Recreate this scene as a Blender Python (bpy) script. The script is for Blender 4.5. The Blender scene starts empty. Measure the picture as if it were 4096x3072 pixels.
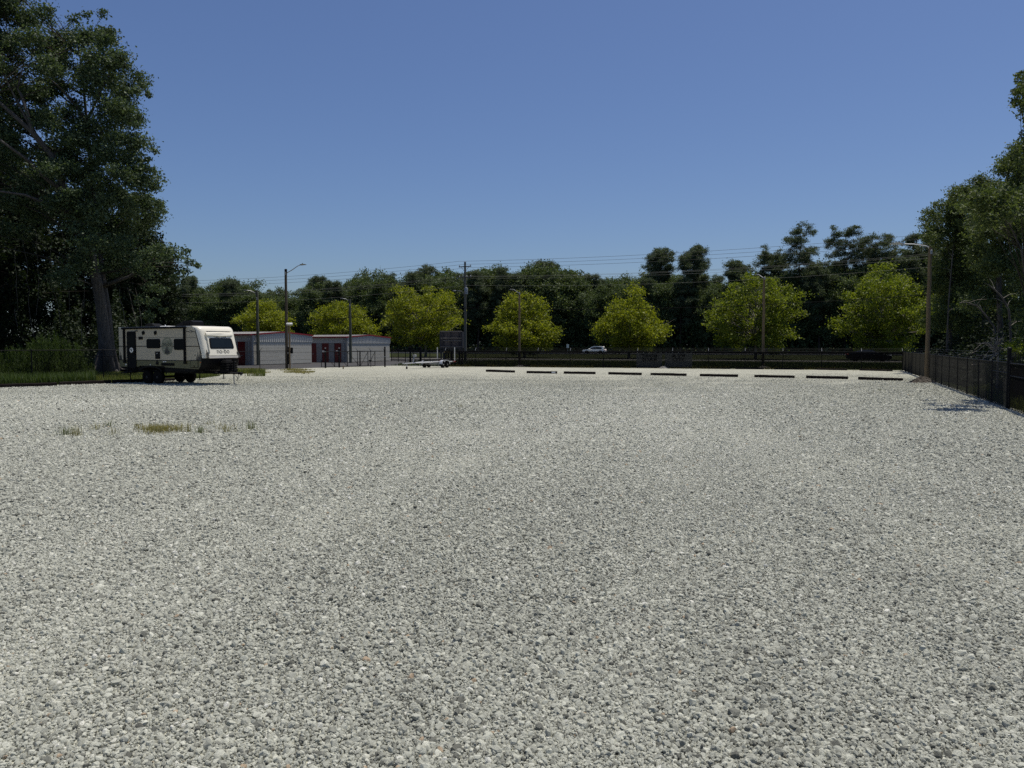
import bpy, math, random
import numpy as np
from mathutils import Vector, Matrix

R = math.radians
sc = bpy.context.scene
col = sc.collection

# ------------------------------------------------------------------ camera
EYE = 2.1
FPX = 3094.0                      # focal length in pixels of a 4096 wide frame
PITCH = math.atan(158.0 / FPX)    # the horizon lies 158 px above the picture's centre
cam = bpy.data.cameras.new('camera')
cam.sensor_width = 36.0
cam.lens = FPX / 4096 * 36.0
cam.clip_start = 0.1
cam.clip_end = 2000
camo = bpy.data.objects.new('camera', cam)
col.objects.link(camo)
camo.location = (0, 0, EYE)
camo.rotation_euler = (R(90) - PITCH, 0, 0)
sc.camera = camo

# ------------------------------------------------------------------ sky and sun
SUN_EL, SUN_AZ = R(73), R(52)     # azimuth measured from the view direction (+Y) towards +X
world = bpy.data.worlds.new('World')
sc.world = world
world.use_nodes = True
wn = world.node_tree.nodes
wl = world.node_tree.links
wn.clear()
sky = wn.new('ShaderNodeTexSky')
sky.sky_type = 'NISHITA'
sky.sun_disc = False
sky.sun_elevation = SUN_EL
sky.sun_rotation = SUN_AZ
sky.altitude = 0
sky.air_density = 1.0
sky.dust_density = 1.0
sky.ozone_density = 9.0
bg = wn.new('ShaderNodeBackground')
bg.inputs['Strength'].default_value = 0.085
wo = wn.new('ShaderNodeOutputWorld')
hs = wn.new('ShaderNodeHueSaturation')
hs.inputs['Saturation'].default_value = 1.01
hs.inputs['Hue'].default_value = 0.507
wl.new(sky.outputs[0], hs.inputs['Color'])
wl.new(hs.outputs[0], bg.inputs['Color'])
wl.new(bg.outputs[0], wo.inputs['Surface'])

sl = bpy.data.lights.new('sun', 'SUN')
sl.energy = 4.6
sl.angle = R(0.53)
sl.color = (1.0, 0.945, 0.845)
so = bpy.data.objects.new('sun', sl)
col.objects.link(so)
sdir = Vector((math.cos(SUN_EL) * math.sin(SUN_AZ), math.cos(SUN_EL) * math.cos(SUN_AZ), math.sin(SUN_EL)))
so.rotation_euler = sdir.to_track_quat('Z', 'Y').to_euler()
so.location = (30, 30, 60)

sc.view_settings.view_transform = 'Standard'
sc.view_settings.look = 'None'
sc.view_settings.exposure = 0.0
sc.view_settings.gamma = 1.0
sc.view_settings.use_curve_mapping = False
sc.render.engine = 'CYCLES'
sc.cycles.max_bounces = 6
sc.cycles.diffuse_bounces = 3
sc.cycles.transparent_max_bounces = 16
sc.cycles.transmission_bounces = 4
sc.cycles.caustics_reflective = False
sc.cycles.caustics_refractive = False
sc.cycles.use_denoising = False

# ------------------------------------------------------------------ surveying helpers (photo measurements -> metres)
cP, sP = math.cos(PITCH), math.sin(PITCH)
def ray(px, py):
    x = (px - 2048) / FPX
    y = -(py - 1536) / FPX
    return x, y * sP + cP, y * cP - sP
def G(px, py):                    # a point of the flat ground
    dx, dy, dz = ray(px, py)
    t = EYE / -dz
    return Vector((dx * t, dy * t, 0))
def A(px, py, Y):                 # a point at the distance Y
    dx, dy, dz = ray(px, py)
    t = Y / dy
    return Vector((dx * t, Y, EYE + dz * t))

# ------------------------------------------------------------------ materials
MATS = {}
def newmat(name):
    m = bpy.data.materials.new(name)
    m.use_nodes = True
    nt = m.node_tree
    b = nt.nodes['Principled BSDF']
    MATS[name] = m
    return m, nt, b
def mixrgb(nt, fac, a, b, blend='MIX'):
    n = nt.nodes.new('ShaderNodeMix')
    n.data_type = 'RGBA'
    n.blend_type = blend
    if isinstance(fac, (int, float)): n.inputs[0].default_value = fac
    else: nt.links.new(fac, n.inputs[0])
    for s, v in ((6, a), (7, b)):
        if isinstance(v, (tuple, list)): n.inputs[s].default_value = (*v[:3], 1)
        else: nt.links.new(v, n.inputs[s])
    return n.outputs[2]
def ramp(nt, fac, stops):
    n = nt.nodes.new('ShaderNodeValToRGB')
    el = n.color_ramp.elements
    while len(el) < len(stops): el.new(0.5)
    for e, (p, c) in zip(el, stops):
        e.position = p
        e.color = (*c, 1) if isinstance(c, (tuple, list)) else (c, c, c, 1)
    nt.links.new(fac, n.inputs[0])
    return n.outputs[0]
def noise(nt, scale, detail=4, rough=0.55, coord='Object', stretch=None):
    tc = nt.nodes.new('ShaderNodeTexCoord')
    n = nt.nodes.new('ShaderNodeTexNoise')
    n.inputs['Scale'].default_value = scale
    n.inputs['Detail'].default_value = detail
    n.inputs['Roughness'].default_value = rough
    if stretch:
        mp = nt.nodes.new('ShaderNodeMapping')
        mp.inputs['Scale'].default_value = stretch
        nt.links.new(tc.outputs[coord], mp.inputs[0])
        nt.links.new(mp.outputs[0], n.inputs['Vector'])
    else:
        nt.links.new(tc.outputs[coord], n.inputs['Vector'])
    return n.outputs['Fac']
def bump(nt, b, h, strength=0.4, dist=0.02):
    n = nt.nodes.new('ShaderNodeBump')
    n.inputs['Strength'].default_value = strength
    n.inputs['Distance'].default_value = dist
    nt.links.new(h, n.inputs['Height'])
    nt.links.new(n.outputs[0], b.inputs['Normal'])
def simple(name, c, rough=0.6, metal=0.0, vary=0.15, scale=6.0, spec=0.4, bumps=0.0, stretch=None):
    m, nt, b = newmat(name)
    f = noise(nt, scale, 4, 0.6, stretch=stretch)
    lo = tuple(x * (1 - vary) for x in c)
    hi = tuple(min(1, x * (1 + vary)) for x in c)
    nt.links.new(ramp(nt, f, [(0.3, lo), (0.7, hi)]), b.inputs['Base Color'])
    b.inputs['Roughness'].default_value = rough
    b.inputs['Metallic'].default_value = metal
    b.inputs['Specular IOR Level'].default_value = spec
    if bumps: bump(nt, b, f, bumps)
    return m
def leafmat(name, c1, c2, trans=0.35, rough=0.5, spec=0.3):
    m, nt, b = newmat(name)
    at = nt.nodes.new('ShaderNodeAttribute')
    at.attribute_name = 'tint'
    colr = ramp(nt, at.outputs['Fac'], [(0.0, c1), (1.0, c2)])
    nt.links.new(colr, b.inputs['Base Color'])
    b.inputs['Roughness'].default_value = rough
    b.inputs['Specular IOR Level'].default_value = spec
    tr = nt.nodes.new('ShaderNodeBsdfTranslucent')
    br = mixrgb(nt, 1.0, colr, (1.25, 1.25, 0.6), 'MULTIPLY')
    nt.links.new(br, tr.inputs[0])
    mx = nt.nodes.new('ShaderNodeMixShader')
    mx.inputs[0].default_value = trans
    nt.links.new(b.outputs[0], mx.inputs[1])
    nt.links.new(tr.outputs[0], mx.inputs[2])
    nt.links.new(mx.outputs[0], nt.nodes['Material Output'].inputs['Surface'])
    return m

# gravel: sheet and loose stones
def gravel_sheet():
    m, nt, b = newmat('gravel_sheet')
    tc = nt.nodes.new('ShaderNodeTexCoord')
    v = nt.nodes.new('ShaderNodeTexVoronoi')
    v.inputs['Scale'].default_value = 30
    nt.links.new(tc.outputs['Object'], v.inputs['Vector'])
    sp = nt.nodes.new('ShaderNodeSeparateColor')
    nt.links.new(v.outputs['Color'], sp.inputs[0])
    c = ramp(nt, sp.outputs[0], [(0.0, (0.23, 0.232, 0.196)), (0.35, (0.385, 0.388, 0.328)), (0.75, (0.49, 0.49, 0.415)), (1.0, (0.63, 0.625, 0.525))])
    edge = ramp(nt, v.outputs['Distance'], [(0.35, 1.0), (0.8, 0.72)])
    c = mixrgb(nt, 1.0, c, edge, 'MULTIPLY')
    n1 = noise(nt, 0.22, 5, 0.6)
    tone = ramp(nt, n1, [(0.3, (0.86, 0.86, 0.85)), (0.7, (1.08, 1.07, 1.04))])
    c = mixrgb(nt, 1.0, c, tone, 'MULTIPLY')
    n2 = noise(nt, 0.9, 6, 0.65, stretch=(0.5, 1.4, 1))
    tone2 = ramp(nt, n2, [(0.30, (0.87, 0.86, 0.84)), (0.55, (1.02, 1.02, 1.02))])
    c = mixrgb(nt, 1.0, c, tone2, 'MULTIPLY')
    nt.links.new(c, b.inputs['Base Color'])
    b.inputs['Roughness'].default_value = 0.95
    b.inputs['Specular IOR Level'].default_value = 0.15
    h = nt.nodes.new('ShaderNodeMath'); h.operation = 'SUBTRACT'
    h.inputs[0].default_value = 1.0
    nt.links.new(v.outputs['Distance'], h.inputs[1])
    bump(nt, b, h.outputs[0], 0.8, 0.03)
    return m
def stone_mat():
    m, nt, b = newmat('gravel_stone')
    at = nt.nodes.new('ShaderNodeAttribute')
    at.attribute_type = 'INSTANCER'
    at.attribute_name = 'tone'
    c = ramp(nt, at.outputs['Fac'], [(0.0, (0.145, 0.146, 0.124)), (0.25, (0.395, 0.40, 0.340)), (0.6, (0.55, 0.556, 0.470)), (0.9, (0.72, 0.72, 0.610)),
                                     (0.97, (0.80, 0.79, 0.71)), (1.0, (0.50, 0.39, 0.27))])
    n = noise(nt, 6.0, 5, 0.7, 'Object')
    sp = ramp(nt, n, [(0.3, (0.70, 0.70, 0.70)), (0.62, (1.1, 1.1, 1.1))])
    c = mixrgb(nt, 1.0, c, sp, 'MULTIPLY')
    nt.links.new(c, b.inputs['Base Color'])
    b.inputs['Roughness'].default_value = 0.9
    b.inputs['Specular IOR Level'].default_value = 0.2
    bump(nt, b, n, 0.5, 0.25)
    return m
gravel_sheet(); stone_mat()
def ground_mat(name, a, bc, scale, rough=0.95):
    m, nt, b = newmat(name)
    n1 = noise(nt, scale, 8, 0.7)
    n2 = noise(nt, scale * 14, 4, 0.7)
    c = ramp(nt, n1, [(0.35, a), (0.65, bc)])
    c = mixrgb(nt, 1.0, c, ramp(nt, n2, [(0.3, (0.65, 0.65, 0.65)), (0.7, (1.2, 1.2, 1.2))]), 'MULTIPLY')
    nt.links.new(c, b.inputs['Base Color'])
    b.inputs['Roughness'].default_value = rough
    b.inputs['Specular IOR Level'].default_value = 0.1
    bump(nt, b, n2, 0.6, 0.05)
    return m
ground_mat('grass_ground', (0.036, 0.050, 0.015), (0.062, 0.068, 0.023), 0.25)
ground_mat('litter', (0.028, 0.027, 0.016), (0.050, 0.052, 0.022), 0.5)
ground_mat('asphalt', (0.055, 0.054, 0.055), (0.085, 0.083, 0.082), 0.3)
ground_mat('old_asphalt', (0.17, 0.165, 0.155), (0.23, 0.22, 0.205), 0.3)
ground_mat('road_asphalt', (0.030, 0.031, 0.036), (0.042, 0.043, 0.048), 0.2)
ground_mat('concrete', (0.36, 0.35, 0.32), (0.46, 0.45, 0.41), 0.7)
ground_mat('dirt', (0.045, 0.038, 0.031), (0.14, 0.125, 0.105), 2.6)
ground_mat('pale_mound', (0.20, 0.19, 0.17), (0.36, 0.35, 0.32), 2.5)

simple('black_metal', (0.007, 0.007, 0.008), 0.6, 0, 0.2, 3, 0.15)
simple('black_wire', (0.006, 0.006, 0.007), 0.8, 0, 0.1, 3, 0.05)
simple('fence_wire', (0.022, 0.022, 0.021), 0.5, 0, 0.1, 3, 0.3)
simple('grey_wire', (0.035, 0.036, 0.034), 0.7, 0, 0.1, 3, 0.2)
simple('pale_wire', (0.16, 0.16, 0.145), 0.7, 0, 0.1, 3, 0.1)
simple('galvanised', (0.30, 0.305, 0.31), 0.5, 0.45, 0.15, 8)
simple('aluminium', (0.55, 0.56, 0.57), 0.4, 0.5, 0.06, 8)
simple('cream_paint', (0.42, 0.378, 0.292), 0.35, 0, 0.03, 1.5)
simple('cap_white', (0.73, 0.695, 0.585), 0.3, 0, 0.03, 1.2)
simple('cap_grey', (0.42, 0.40, 0.36), 0.4, 0, 0.05, 2)
simple('olive_paint', (0.115, 0.112, 0.058), 0.4, 0, 0.05, 2)
simple('stripe_grey', (0.16, 0.155, 0.13), 0.4, 0, 0.05, 2)
simple('logo_green', (0.20, 0.205, 0.15), 0.45, 0, 0.25, 5)
simple('black_trim', (0.005, 0.005, 0.0055), 0.6, 0, 0.1, 4, 0.12)
simple('black_plastic', (0.007, 0.007, 0.0075), 0.5, 0, 0.15, 6, 0.08)
simple('tyre', (0.008, 0.008, 0.008), 0.9, 0, 0.2, 12, 0.08)
simple('wheel_black', (0.010, 0.010, 0.011), 0.5, 0.0, 0.1, 8)
simple('rim_silver', (0.55, 0.56, 0.57), 0.3, 0.8, 0.08, 8)
simple('white_plastic', (0.72, 0.72, 0.70), 0.45, 0, 0.04, 3)
simple('amber', (0.5, 0.10, 0.01), 0.3)
simple('red_lens', (0.35, 0.01, 0.01), 0.25)
simple('white_paint', (0.92, 0.89, 0.80), 0.25, 0, 0.02, 2, 0.5)
simple('dark_paint', (0.014, 0.015, 0.018), 0.2, 0.2, 0.05, 2, 0.6)
simple('maroon_paint', (0.020, 0.010, 0.012), 0.2, 0.2, 0.05, 2, 0.6)
simple('block_wall', (0.45, 0.435, 0.375), 0.8, 0, 0.08, 3, 0.2, 0.1)
simple('steel_siding', (0.46, 0.455, 0.42), 0.5, 0, 0.04, 1)
simple('red_trim', (0.24, 0.018, 0.028), 0.45, 0, 0.08, 2)
simple('red_door', (0.12, 0.006, 0.010), 0.5, 0, 0.06, 2)
simple('roof_metal', (0.20, 0.195, 0.19), 0.6, 0.0, 0.06, 2)
simple('grey_post', (0.24, 0.24, 0.23), 0.7, 0, 0.1, 3)
simple('pole_wood_dark', (0.085, 0.070, 0.052), 0.85, 0, 0.35, 3, 0.15, 0.4, (6, 6, 0.5))
simple('pole_wood_brown', (0.165, 0.122, 0.072), 0.85, 0, 0.30, 3, 0.15, 0.4, (6, 6, 0.5))
simple('pole_wood_green', (0.115, 0.115, 0.082), 0.85, 0, 0.30, 3, 0.15, 0.4, (6, 6, 0.5))
simple('pole_wood_grey', (0.13, 0.125, 0.105), 0.85, 0, 0.30, 3, 0.15, 0.4, (6, 6, 0.5))
simple('tie_wood', (0.016, 0.012, 0.011), 0.9, 0, 0.4, 5, 0.15, 0.5, (1, 9, 9))
simple('sign_board', (0.085, 0.075, 0.078), 0.85, 0, 0.35, 2.2, 0.1, 0.2, (3, 3, 0.5))
simple('sign_frame', (0.022, 0.022, 0.030), 0.7, 0, 0.2, 4)
simple('sign_rail', (0.13, 0.12, 0.115), 0.8, 0, 0.3, 4)
simple('bunk_carpet', (0.012, 0.012, 0.014), 0.95, 0, 0.2, 8, 0.1)
simple('pvc', (0.62, 0.60, 0.55), 0.5, 0, 0.04, 3)
simple('yellow_sign', (0.30, 0.22, 0.07), 0.6, 0, 0.2, 6)
simple('bark_grey', (0.085, 0.078, 0.072), 0.9, 0, 0.45, 2.2, 0.1, 0.8, (4, 4, 0.7))
simple('bark_dark', (0.045, 0.040, 0.034), 0.95, 0, 0.4, 3, 0.1, 0.6, (4, 4, 0.8))
simple('bark_pale', (0.22, 0.20, 0.165), 0.9, 0, 0.4, 3, 0.1, 0.6, (4, 4, 0.8))
simple('bark_pine', (0.075, 0.055, 0.045), 0.95, 0, 0.4, 3, 0.1, 0.6, (4, 4, 0.8))
simple('dead_wood', (0.27, 0.24, 0.21), 0.9, 0, 0.3, 6, 0.1)
simple('sticker', (0.75, 0.75, 0.74), 0.5, 0, 0.2, 30)
simple('dark_ink', (0.04, 0.04, 0.035), 0.6)
simple('screen_ink', (0.004, 0.004, 0.005), 0.9, 0, 0.1, 3, 0.05)
simple('headlamp', (0.55, 0.56, 0.58), 0.15)
simple('conduit', (0.40, 0.40, 0.39), 0.5, 0.3)
def glassmat(name, c, rough=0.06):
    m, nt, b = newmat(name)
    n = noise(nt, 1.5, 2)
    nt.links.new(ramp(nt, n, [(0.3, c), (0.7, tuple(x * 1.25 for x in c))]), b.inputs['Base Color'])
    b.inputs['Roughness'].default_value = rough
    b.inputs['Specular IOR Level'].default_value = 0.6
glassmat('dark_glass', (0.008, 0.012, 0.014))
glassmat('side_glass', (0.003, 0.003, 0.0035), 0.3)
MATS['side_glass'].node_tree.nodes['Principled BSDF'].inputs['Specular IOR Level'].default_value = 0.1
MATS['dark_glass'].node_tree.nodes['Principled BSDF'].inputs['Specular IOR Level'].default_value = 0.22
m, nt, b = newmat('windscreen_fabric')
b.inputs['Base Color'].default_value = (0.026, 0.028, 0.029, 1)
b.inputs['Roughness'].default_value = 0.9
tr = nt.nodes.new('ShaderNodeBsdfTransparent')
mx = nt.nodes.new('ShaderNodeMixShader')
wv = noise(nt, 5.0, 5, 0.7, stretch=(8, 8, 0.4))
f = ramp(nt, wv, [(0.3, 0.76), (0.7, 0.90)])
nt.links.new(f, mx.inputs[0])
nt.links.new(tr.outputs[0], mx.inputs[1]); nt.links.new(b.outputs[0], mx.inputs[2])
nt.links.new(mx.outputs[0], nt.nodes['Material Output'].inputs['Surface'])

leafmat('leaf_big', (0.034, 0.06, 0.027), (0.108, 0.148, 0.074), 0.28, 0.6, 0.25)
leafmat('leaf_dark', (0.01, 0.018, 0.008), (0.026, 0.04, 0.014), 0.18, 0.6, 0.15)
leafmat('leaf_right', (0.042, 0.066, 0.022), (0.125, 0.158, 0.056), 0.34, 0.6, 0.25)
leafmat('leaf_yellow', (0.108, 0.144, 0.01), (0.295, 0.312, 0.03), 0.45, 0.55, 0.25)
leafmat('leaf_lime', (0.078, 0.116, 0.012), (0.215, 0.25, 0.03), 0.45, 0.55, 0.25)
leafmat('leaf_wood', (0.038, 0.062, 0.024), (0.122, 0.16, 0.062), 0.32, 0.6, 0.25)
leafmat('needle', (0.046, 0.07, 0.038), (0.13, 0.16, 0.086), 0.26, 0.6, 0.25)
leafmat('fennel', (0.024, 0.044, 0.01), (0.06, 0.094, 0.02), 0.35, 0.6, 0.2)
leafmat('grass_green', (0.060, 0.090, 0.020), (0.150, 0.165, 0.045), 0.35, 0.6, 0.2)
leafmat('grass_dry', (0.13, 0.125, 0.036), (0.33, 0.29, 0.13), 0.35, 0.6, 0.2)

# ------------------------------------------------------------------ mesh helpers
class MB:
    def __init__(self):
        self.v, self.f, self.m = [], [], []
        self.mi = 0
    def add(self, vs, fs):
        k = len(self.v)
        self.v += [tuple(x) for x in vs]
        self.f += [tuple(i + k for i in f) for f in fs]
        return self
    def box(self, x0, x1, y0, y1, z0, z1, M=None):
        vs = [Vector((x, y, z)) for z in (z0, z1) for y in (y0, y1) for x in (x0, x1)]
        if M is not None: vs = [M @ v for v in vs]
        return self.add(vs, [(0, 2, 3, 1), (4, 5, 7, 6), (0, 1, 5, 4), (2, 6, 7, 3), (0, 4, 6, 2), (1, 3, 7, 5)])
    def bbox(self, x0, x1, y0, y1, z0, z1, c=0.01, M=None):   # a box with chamfered edges
        cx, cy, cz = (x0 + x1) / 2, (y0 + y1) / 2, (z0 + z1) / 2
        hx, hy, hz = (x1 - x0) / 2, (y1 - y0) / 2, (z1 - z0) / 2
        c = min(c, hx * .9, hy * .9, hz * .9)
        vs = []
        for z, d in ((-hz, c), (-hz + c, 0), (hz - c, 0), (hz, c)):
            X, Y = hx - d, hy - d
            for a, b in ((X - c, Y), (-X + c, Y), (-X, Y - c), (-X, -Y + c), (-X + c, -Y), (X - c, -Y), (X, -Y + c), (X, Y - c)):
                v = Vector((cx + a, cy + b, cz + z))
                vs.append(M @ v if M is not None else v)
        fs = [tuple(range(7, -1, -1)), tuple(range(24, 32))]
        for r in range(3):
            for i in range(8):
                j = (i + 1) % 8
                fs.append((r * 8 + i, r * 8 + j, r * 8 + 8 + j, r * 8 + 8 + i))
        return self.add(vs, fs)
    def tube(self, pts, rs, n=8, cap=True):
        pts = [Vector(p) for p in pts]
        if isinstance(rs, (int, float)): rs = [rs] * len(pts)
        k = len(self.v)
        up = None
        for i, p in enumerate(pts):
            t = (pts[min(i + 1, len(pts) - 1)] - pts[max(i - 1, 0)])
            if t.length < 1e-9: t = Vector((0, 0, 1))
            t.normalize()
            if up is None:
                up = Vector((0, 0, 1)) if abs(t.z) < 0.9 else Vector((1, 0, 0))
            a = t.cross(up)
            if a.length < 1e-6: a = t.cross(Vector((0, 1, 0)))
            a.normalize()
            b = a.cross(t)
            up = b
            for j in range(n):
                an = 2 * math.pi * j / n
                self.v.append(tuple(p + (a * math.cos(an) + b * math.sin(an)) * rs[i]))
        for i in range(len(pts) - 1):
            for j in range(n):
                q = (j + 1) % n
                self.f.append((k + i * n + j, k + i * n + q, k + (i + 1) * n + q, k + (i + 1) * n + j))
        if cap:
            self.f.append(tuple(k + j for j in range(n - 1, -1, -1)))
            e = k + (len(pts) - 1) * n
            self.f.append(tuple(e + j for j in range(n)))
        return self
    def prism(self, poly, y0, y1, M=None, s1=None):   # poly in (x,z), extruded along y
        n = len(poly)
        vs = [Vector((x, y0, z)) for x, z in poly] + [Vector((x, y1, z)) for x, z in poly]
        if M is not None: vs = [M @ v for v in vs]
        fs = [tuple(range(n)), tuple(range(2 * n - 1, n - 1, -1))]
        for i in range(n):
            j = (i + 1) % n
            fs.append((i, i + n, j + n, j))
        return self.add(vs, fs)
    def lathe(self, prof, c, axis='y', n=20):      # prof: (radius, offset along axis)
        k = len(self.v)
        for r, o in prof:
            for j in range(n):
                an = 2 * math.pi * j / n
                a, b = r * math.cos(an), r * math.sin(an)
                p = {'y': (c[0] + a, c[1] + o, c[2] + b), 'x': (c[0] + o, c[1] + a, c[2] + b), 'z': (c[0] + a, c[1] + b, c[2] + o)}[axis]
                self.v.append(p)
        for i in range(len(prof) - 1):
            for j in range(n):
                q = (j + 1) % n
                self.f.append((k + i * n + j, k + i * n + q, k + (i + 1) * n + q, k + (i + 1) * n + j))
        self.f.append(tuple(k + j for j in range(n)))
        e = k + (len(prof) - 1) * n
        self.f.append(tuple(e + j for j in range(n - 1, -1, -1)))
        return self
    def mesh(self, name, mat, smooth=False):
        me = bpy.data.meshes.new(name)
        me.from_pydata(self.v, [], self.f)
        me.materials.append(MATS[mat])
        if smooth:
            me.polygons.foreach_set('use_smooth', [True] * len(me.polygons))
            try: me.set_sharp_from_angle(angle=R(40))
            except Exception: pass
        me.update()
        return me
    def build(self, name, mat, parent=None, smooth=False, fix=True):
        me = self.mesh(name, mat, smooth)
        if fix:
            import bmesh
            bm = bmesh.new(); bm.from_mesh(me)
            bmesh.ops.recalc_face_normals(bm, faces=bm.faces)
            bm.to_mesh(me); bm.free()
        return link(name, me, parent)
def link(name, me, parent=None, loc=None):
    o = bpy.data.objects.new(name, me)
    col.objects.link(o)
    if parent is not None: o.parent = parent
    if loc is not None: o.location = loc
    return o
def tag(o, label=None, cat=None, group=None, kind=None):
    if label: o['label'] = label
    if cat: o['category'] = cat
    if group: o['group'] = group
    if kind: o['kind'] = kind
    return o
def empty(name, loc, rz=0, label=None, cat=None, group=None):
    o = bpy.data.objects.new(name, None)
    col.objects.link(o)
    o.location = loc
    o.rotation_euler = (0, 0, rz)
    o.empty_display_size = 0.3
    return tag(o, label, cat, group)
def sheet(name, poly, z, mat, kind='structure'):
    me = bpy.data.meshes.new(name)
    me.from_pydata([(x, y, z) for x, y in poly], [], [tuple(range(len(poly)))])
    me.materials.append(MATS[mat])
    o = link(name, me)
    o['kind'] = kind
    return o
def text_mesh(s, size, name, mat, M, parent, shear=0, depth=0.002, sx=1.0):
    cu = bpy.data.curves.new('lettering', 'FONT')
    cu.body = s
    cu.size = size
    cu.align_x = 'CENTER'
    cu.align_y = 'CENTER'
    cu.extrude = depth
    cu.resolution_u = 3
    to = bpy.data.objects.new('lettering', cu)
    me = bpy.data.meshes.new_from_object(to)
    bpy.data.objects.remove(to)
    me.materials.clear()
    me.materials.append(MATS[mat])
    me.transform(M @ Matrix.Diagonal((sx, 1, 1, 1)))
    return link(name, me, parent)

# ------------------------------------------------------------------ foliage helpers
def leaf_object(name, C, size, mat, parent, rng, aspect=0.55, up=0.35, droop=None, loc=None):
    C = np.asarray(C, dtype=np.float64)
    n = len(C)
    s = (np.asarray(size) * np.ones(n)) * rng.uniform(0.65, 1.35, n)
    u = rng.normal(size=(n, 3))
    if droop is not None: u[:, 2] += droop
    u /= np.linalg.norm(u, axis=1)[:, None]
    w = rng.normal(size=(n, 3)); w[:, 2] += up
    v = np.cross(u, w); v /= (np.linalg.norm(v, axis=1)[:, None] + 1e-9)
    a = aspect * 0.5
    V = np.empty((n, 4, 3))
    V[:, 0] = C - u * (s * 0.5)[:, None]
    V[:, 1] = C + v * (s * a)[:, None] + u * (s * 0.05)[:, None]
    V[:, 2] = C + u * (s * 0.5)[:, None]
    V[:, 3] = C - v * (s * a)[:, None] + u * (s * 0.05)[:, None]
    return quads_object(name, V, mat, parent, rng, loc)
def quads_object(name, V, mat, parent, rng, loc=None, tint=None):
    n = len(V)
    me = bpy.data.meshes.new(name)
    me.vertices.add(n * 4)
    me.vertices.foreach_set('co', V.reshape(-1))
    me.loops.add(n * 4)
    me.loops.foreach_set('vertex_index', np.arange(n * 4, dtype=np.int32))
    me.polygons.add(n)
    me.polygons.foreach_set('loop_start', np.arange(0, n * 4, 4, dtype=np.int32))
    at = me.attributes.new('tint', 'FLOAT', 'FACE')
    at.data.foreach_set('value', rng.uniform(0, 1, n) if tint is None else tint)
    me.materials.append(MATS[mat])
    me.update(calc_edges=True)
    return link(name, me, parent, loc)
def clump_leaves(rng, centres, radii, per, sub=7, flat=0.8, blob=0.36):
    out = []
    for c, r, k in zip(centres, radii, per):
        k = int(k)
        d = rng.normal(size=(sub, 3))
        d /= np.linalg.norm(d, axis=1)[:, None]
        d[:, 2] = d[:, 2] * 0.9 + 0.1
        sc_ = c + d * (r * rng.uniform(0.35, 0.9, sub))[:, None] * np.array([1, 1, flat])
        sr = r * blob * rng.uniform(0.6, 1.3, sub)
        idx = rng.integers(0, sub, k)
        p = rng.normal(size=(k, 3)) * 0.55
        out.append(sc_[idx] + p * sr[idx][:, None] * np.array([1.15, 1.15, 0.75]))
    return np.concatenate(out)
def limbs(mb, rng, trunk, trunk_r, centres, radii, rlimb=0.35, n=5, twigs=3, lift=0.8):
    trunk = [Vector(p) for p in trunk]
    zs = [p.z for p in trunk]
    for c, r in zip(centres, radii):
        c = Vector(c)
        # leave the trunk below the clump
        best, bi, bt = 1e9, 0, 0.0
        for i in range(len(trunk) - 1):
            for t in (0.0, 0.5):
                p = trunk[i].lerp(trunk[i + 1], t)
                hd = math.hypot(c.x - p.x, c.y - p.y)
                e = abs((c.z - p.z) - lift * hd) + 0.3 * hd
                if e < best: best, bi, bt = e, i, t
        p0 = trunk[bi].lerp(trunk[bi + 1], bt)
        tr = trunk_r[bi] * (1 - bt) + trunk_r[bi + 1] * bt
        d = (c - p0).length
        r0 = min(tr * 0.6, rlimb * (0.15 + 0.05 * d))
        mid = p0.lerp(c, 0.5) + Vector((rng.normal() * .05 * d, rng.normal() * .05 * d, (0.06 + rng.normal() * .05) * d))
        mb.tube([p0, p0.lerp(mid, .5) + Vector((0, 0, .02 * d)), mid, c], [r0, r0 * .8, r0 * .55, r0 * .22], n, False)
        for _ in range(twigs):
            e = c + Vector((rng.normal(), rng.normal(), rng.normal() * .8)) * r * 0.6
            s = mid.lerp(c, rng.uniform(.3, 1))
            mb.tube([s, s.lerp(e, .5) + Vector((0, 0, .05 * r)), e], [r0 * .28, r0 * .2, r0 * .08], 3, False)
def ellipsoid_clumps(rng, k, centre, rad, rc, shell=0.55, cut=None):
    out = []
    rr = []
    tries = 0
    while len(out) < k and tries < k * 60:
        tries += 1
        d = rng.normal(size=3); d /= np.linalg.norm(d)
        q = rng.uniform(shell, 1.0) ** 0.8
        p = np.array(centre) + d * q * np.array(rad)
        if cut is not None and not cut(p): continue
        r = rc * rng.uniform(0.75, 1.3)
        if out and np.min(np.linalg.norm(np.array(out) - p, axis=1)) < rc * (0.85 if tries < k * 30 else 0.4): continue
        out.append(p); rr.append(r)
    return np.array(out), np.array(rr)

# ================================================================== the ground
ROAD = Vector((0.94, -0.341, 0)).normalized()          # the highway runs this way
RNORM = Vector((0.341, 0.94, 0)).normalized()
def strip(c, w, z, name, mat, L=420):
    c = Vector((c[0], c[1], 0))
    a, b = c - ROAD * L, c + ROAD * L
    n = RNORM * (w / 2)
    return sheet(name, [((a - n).x, (a - n).y), ((b - n).x, (b - n).y), ((b + n).x, (b + n).y), ((a + n).x, (a + n).y)], z, mat)

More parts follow.
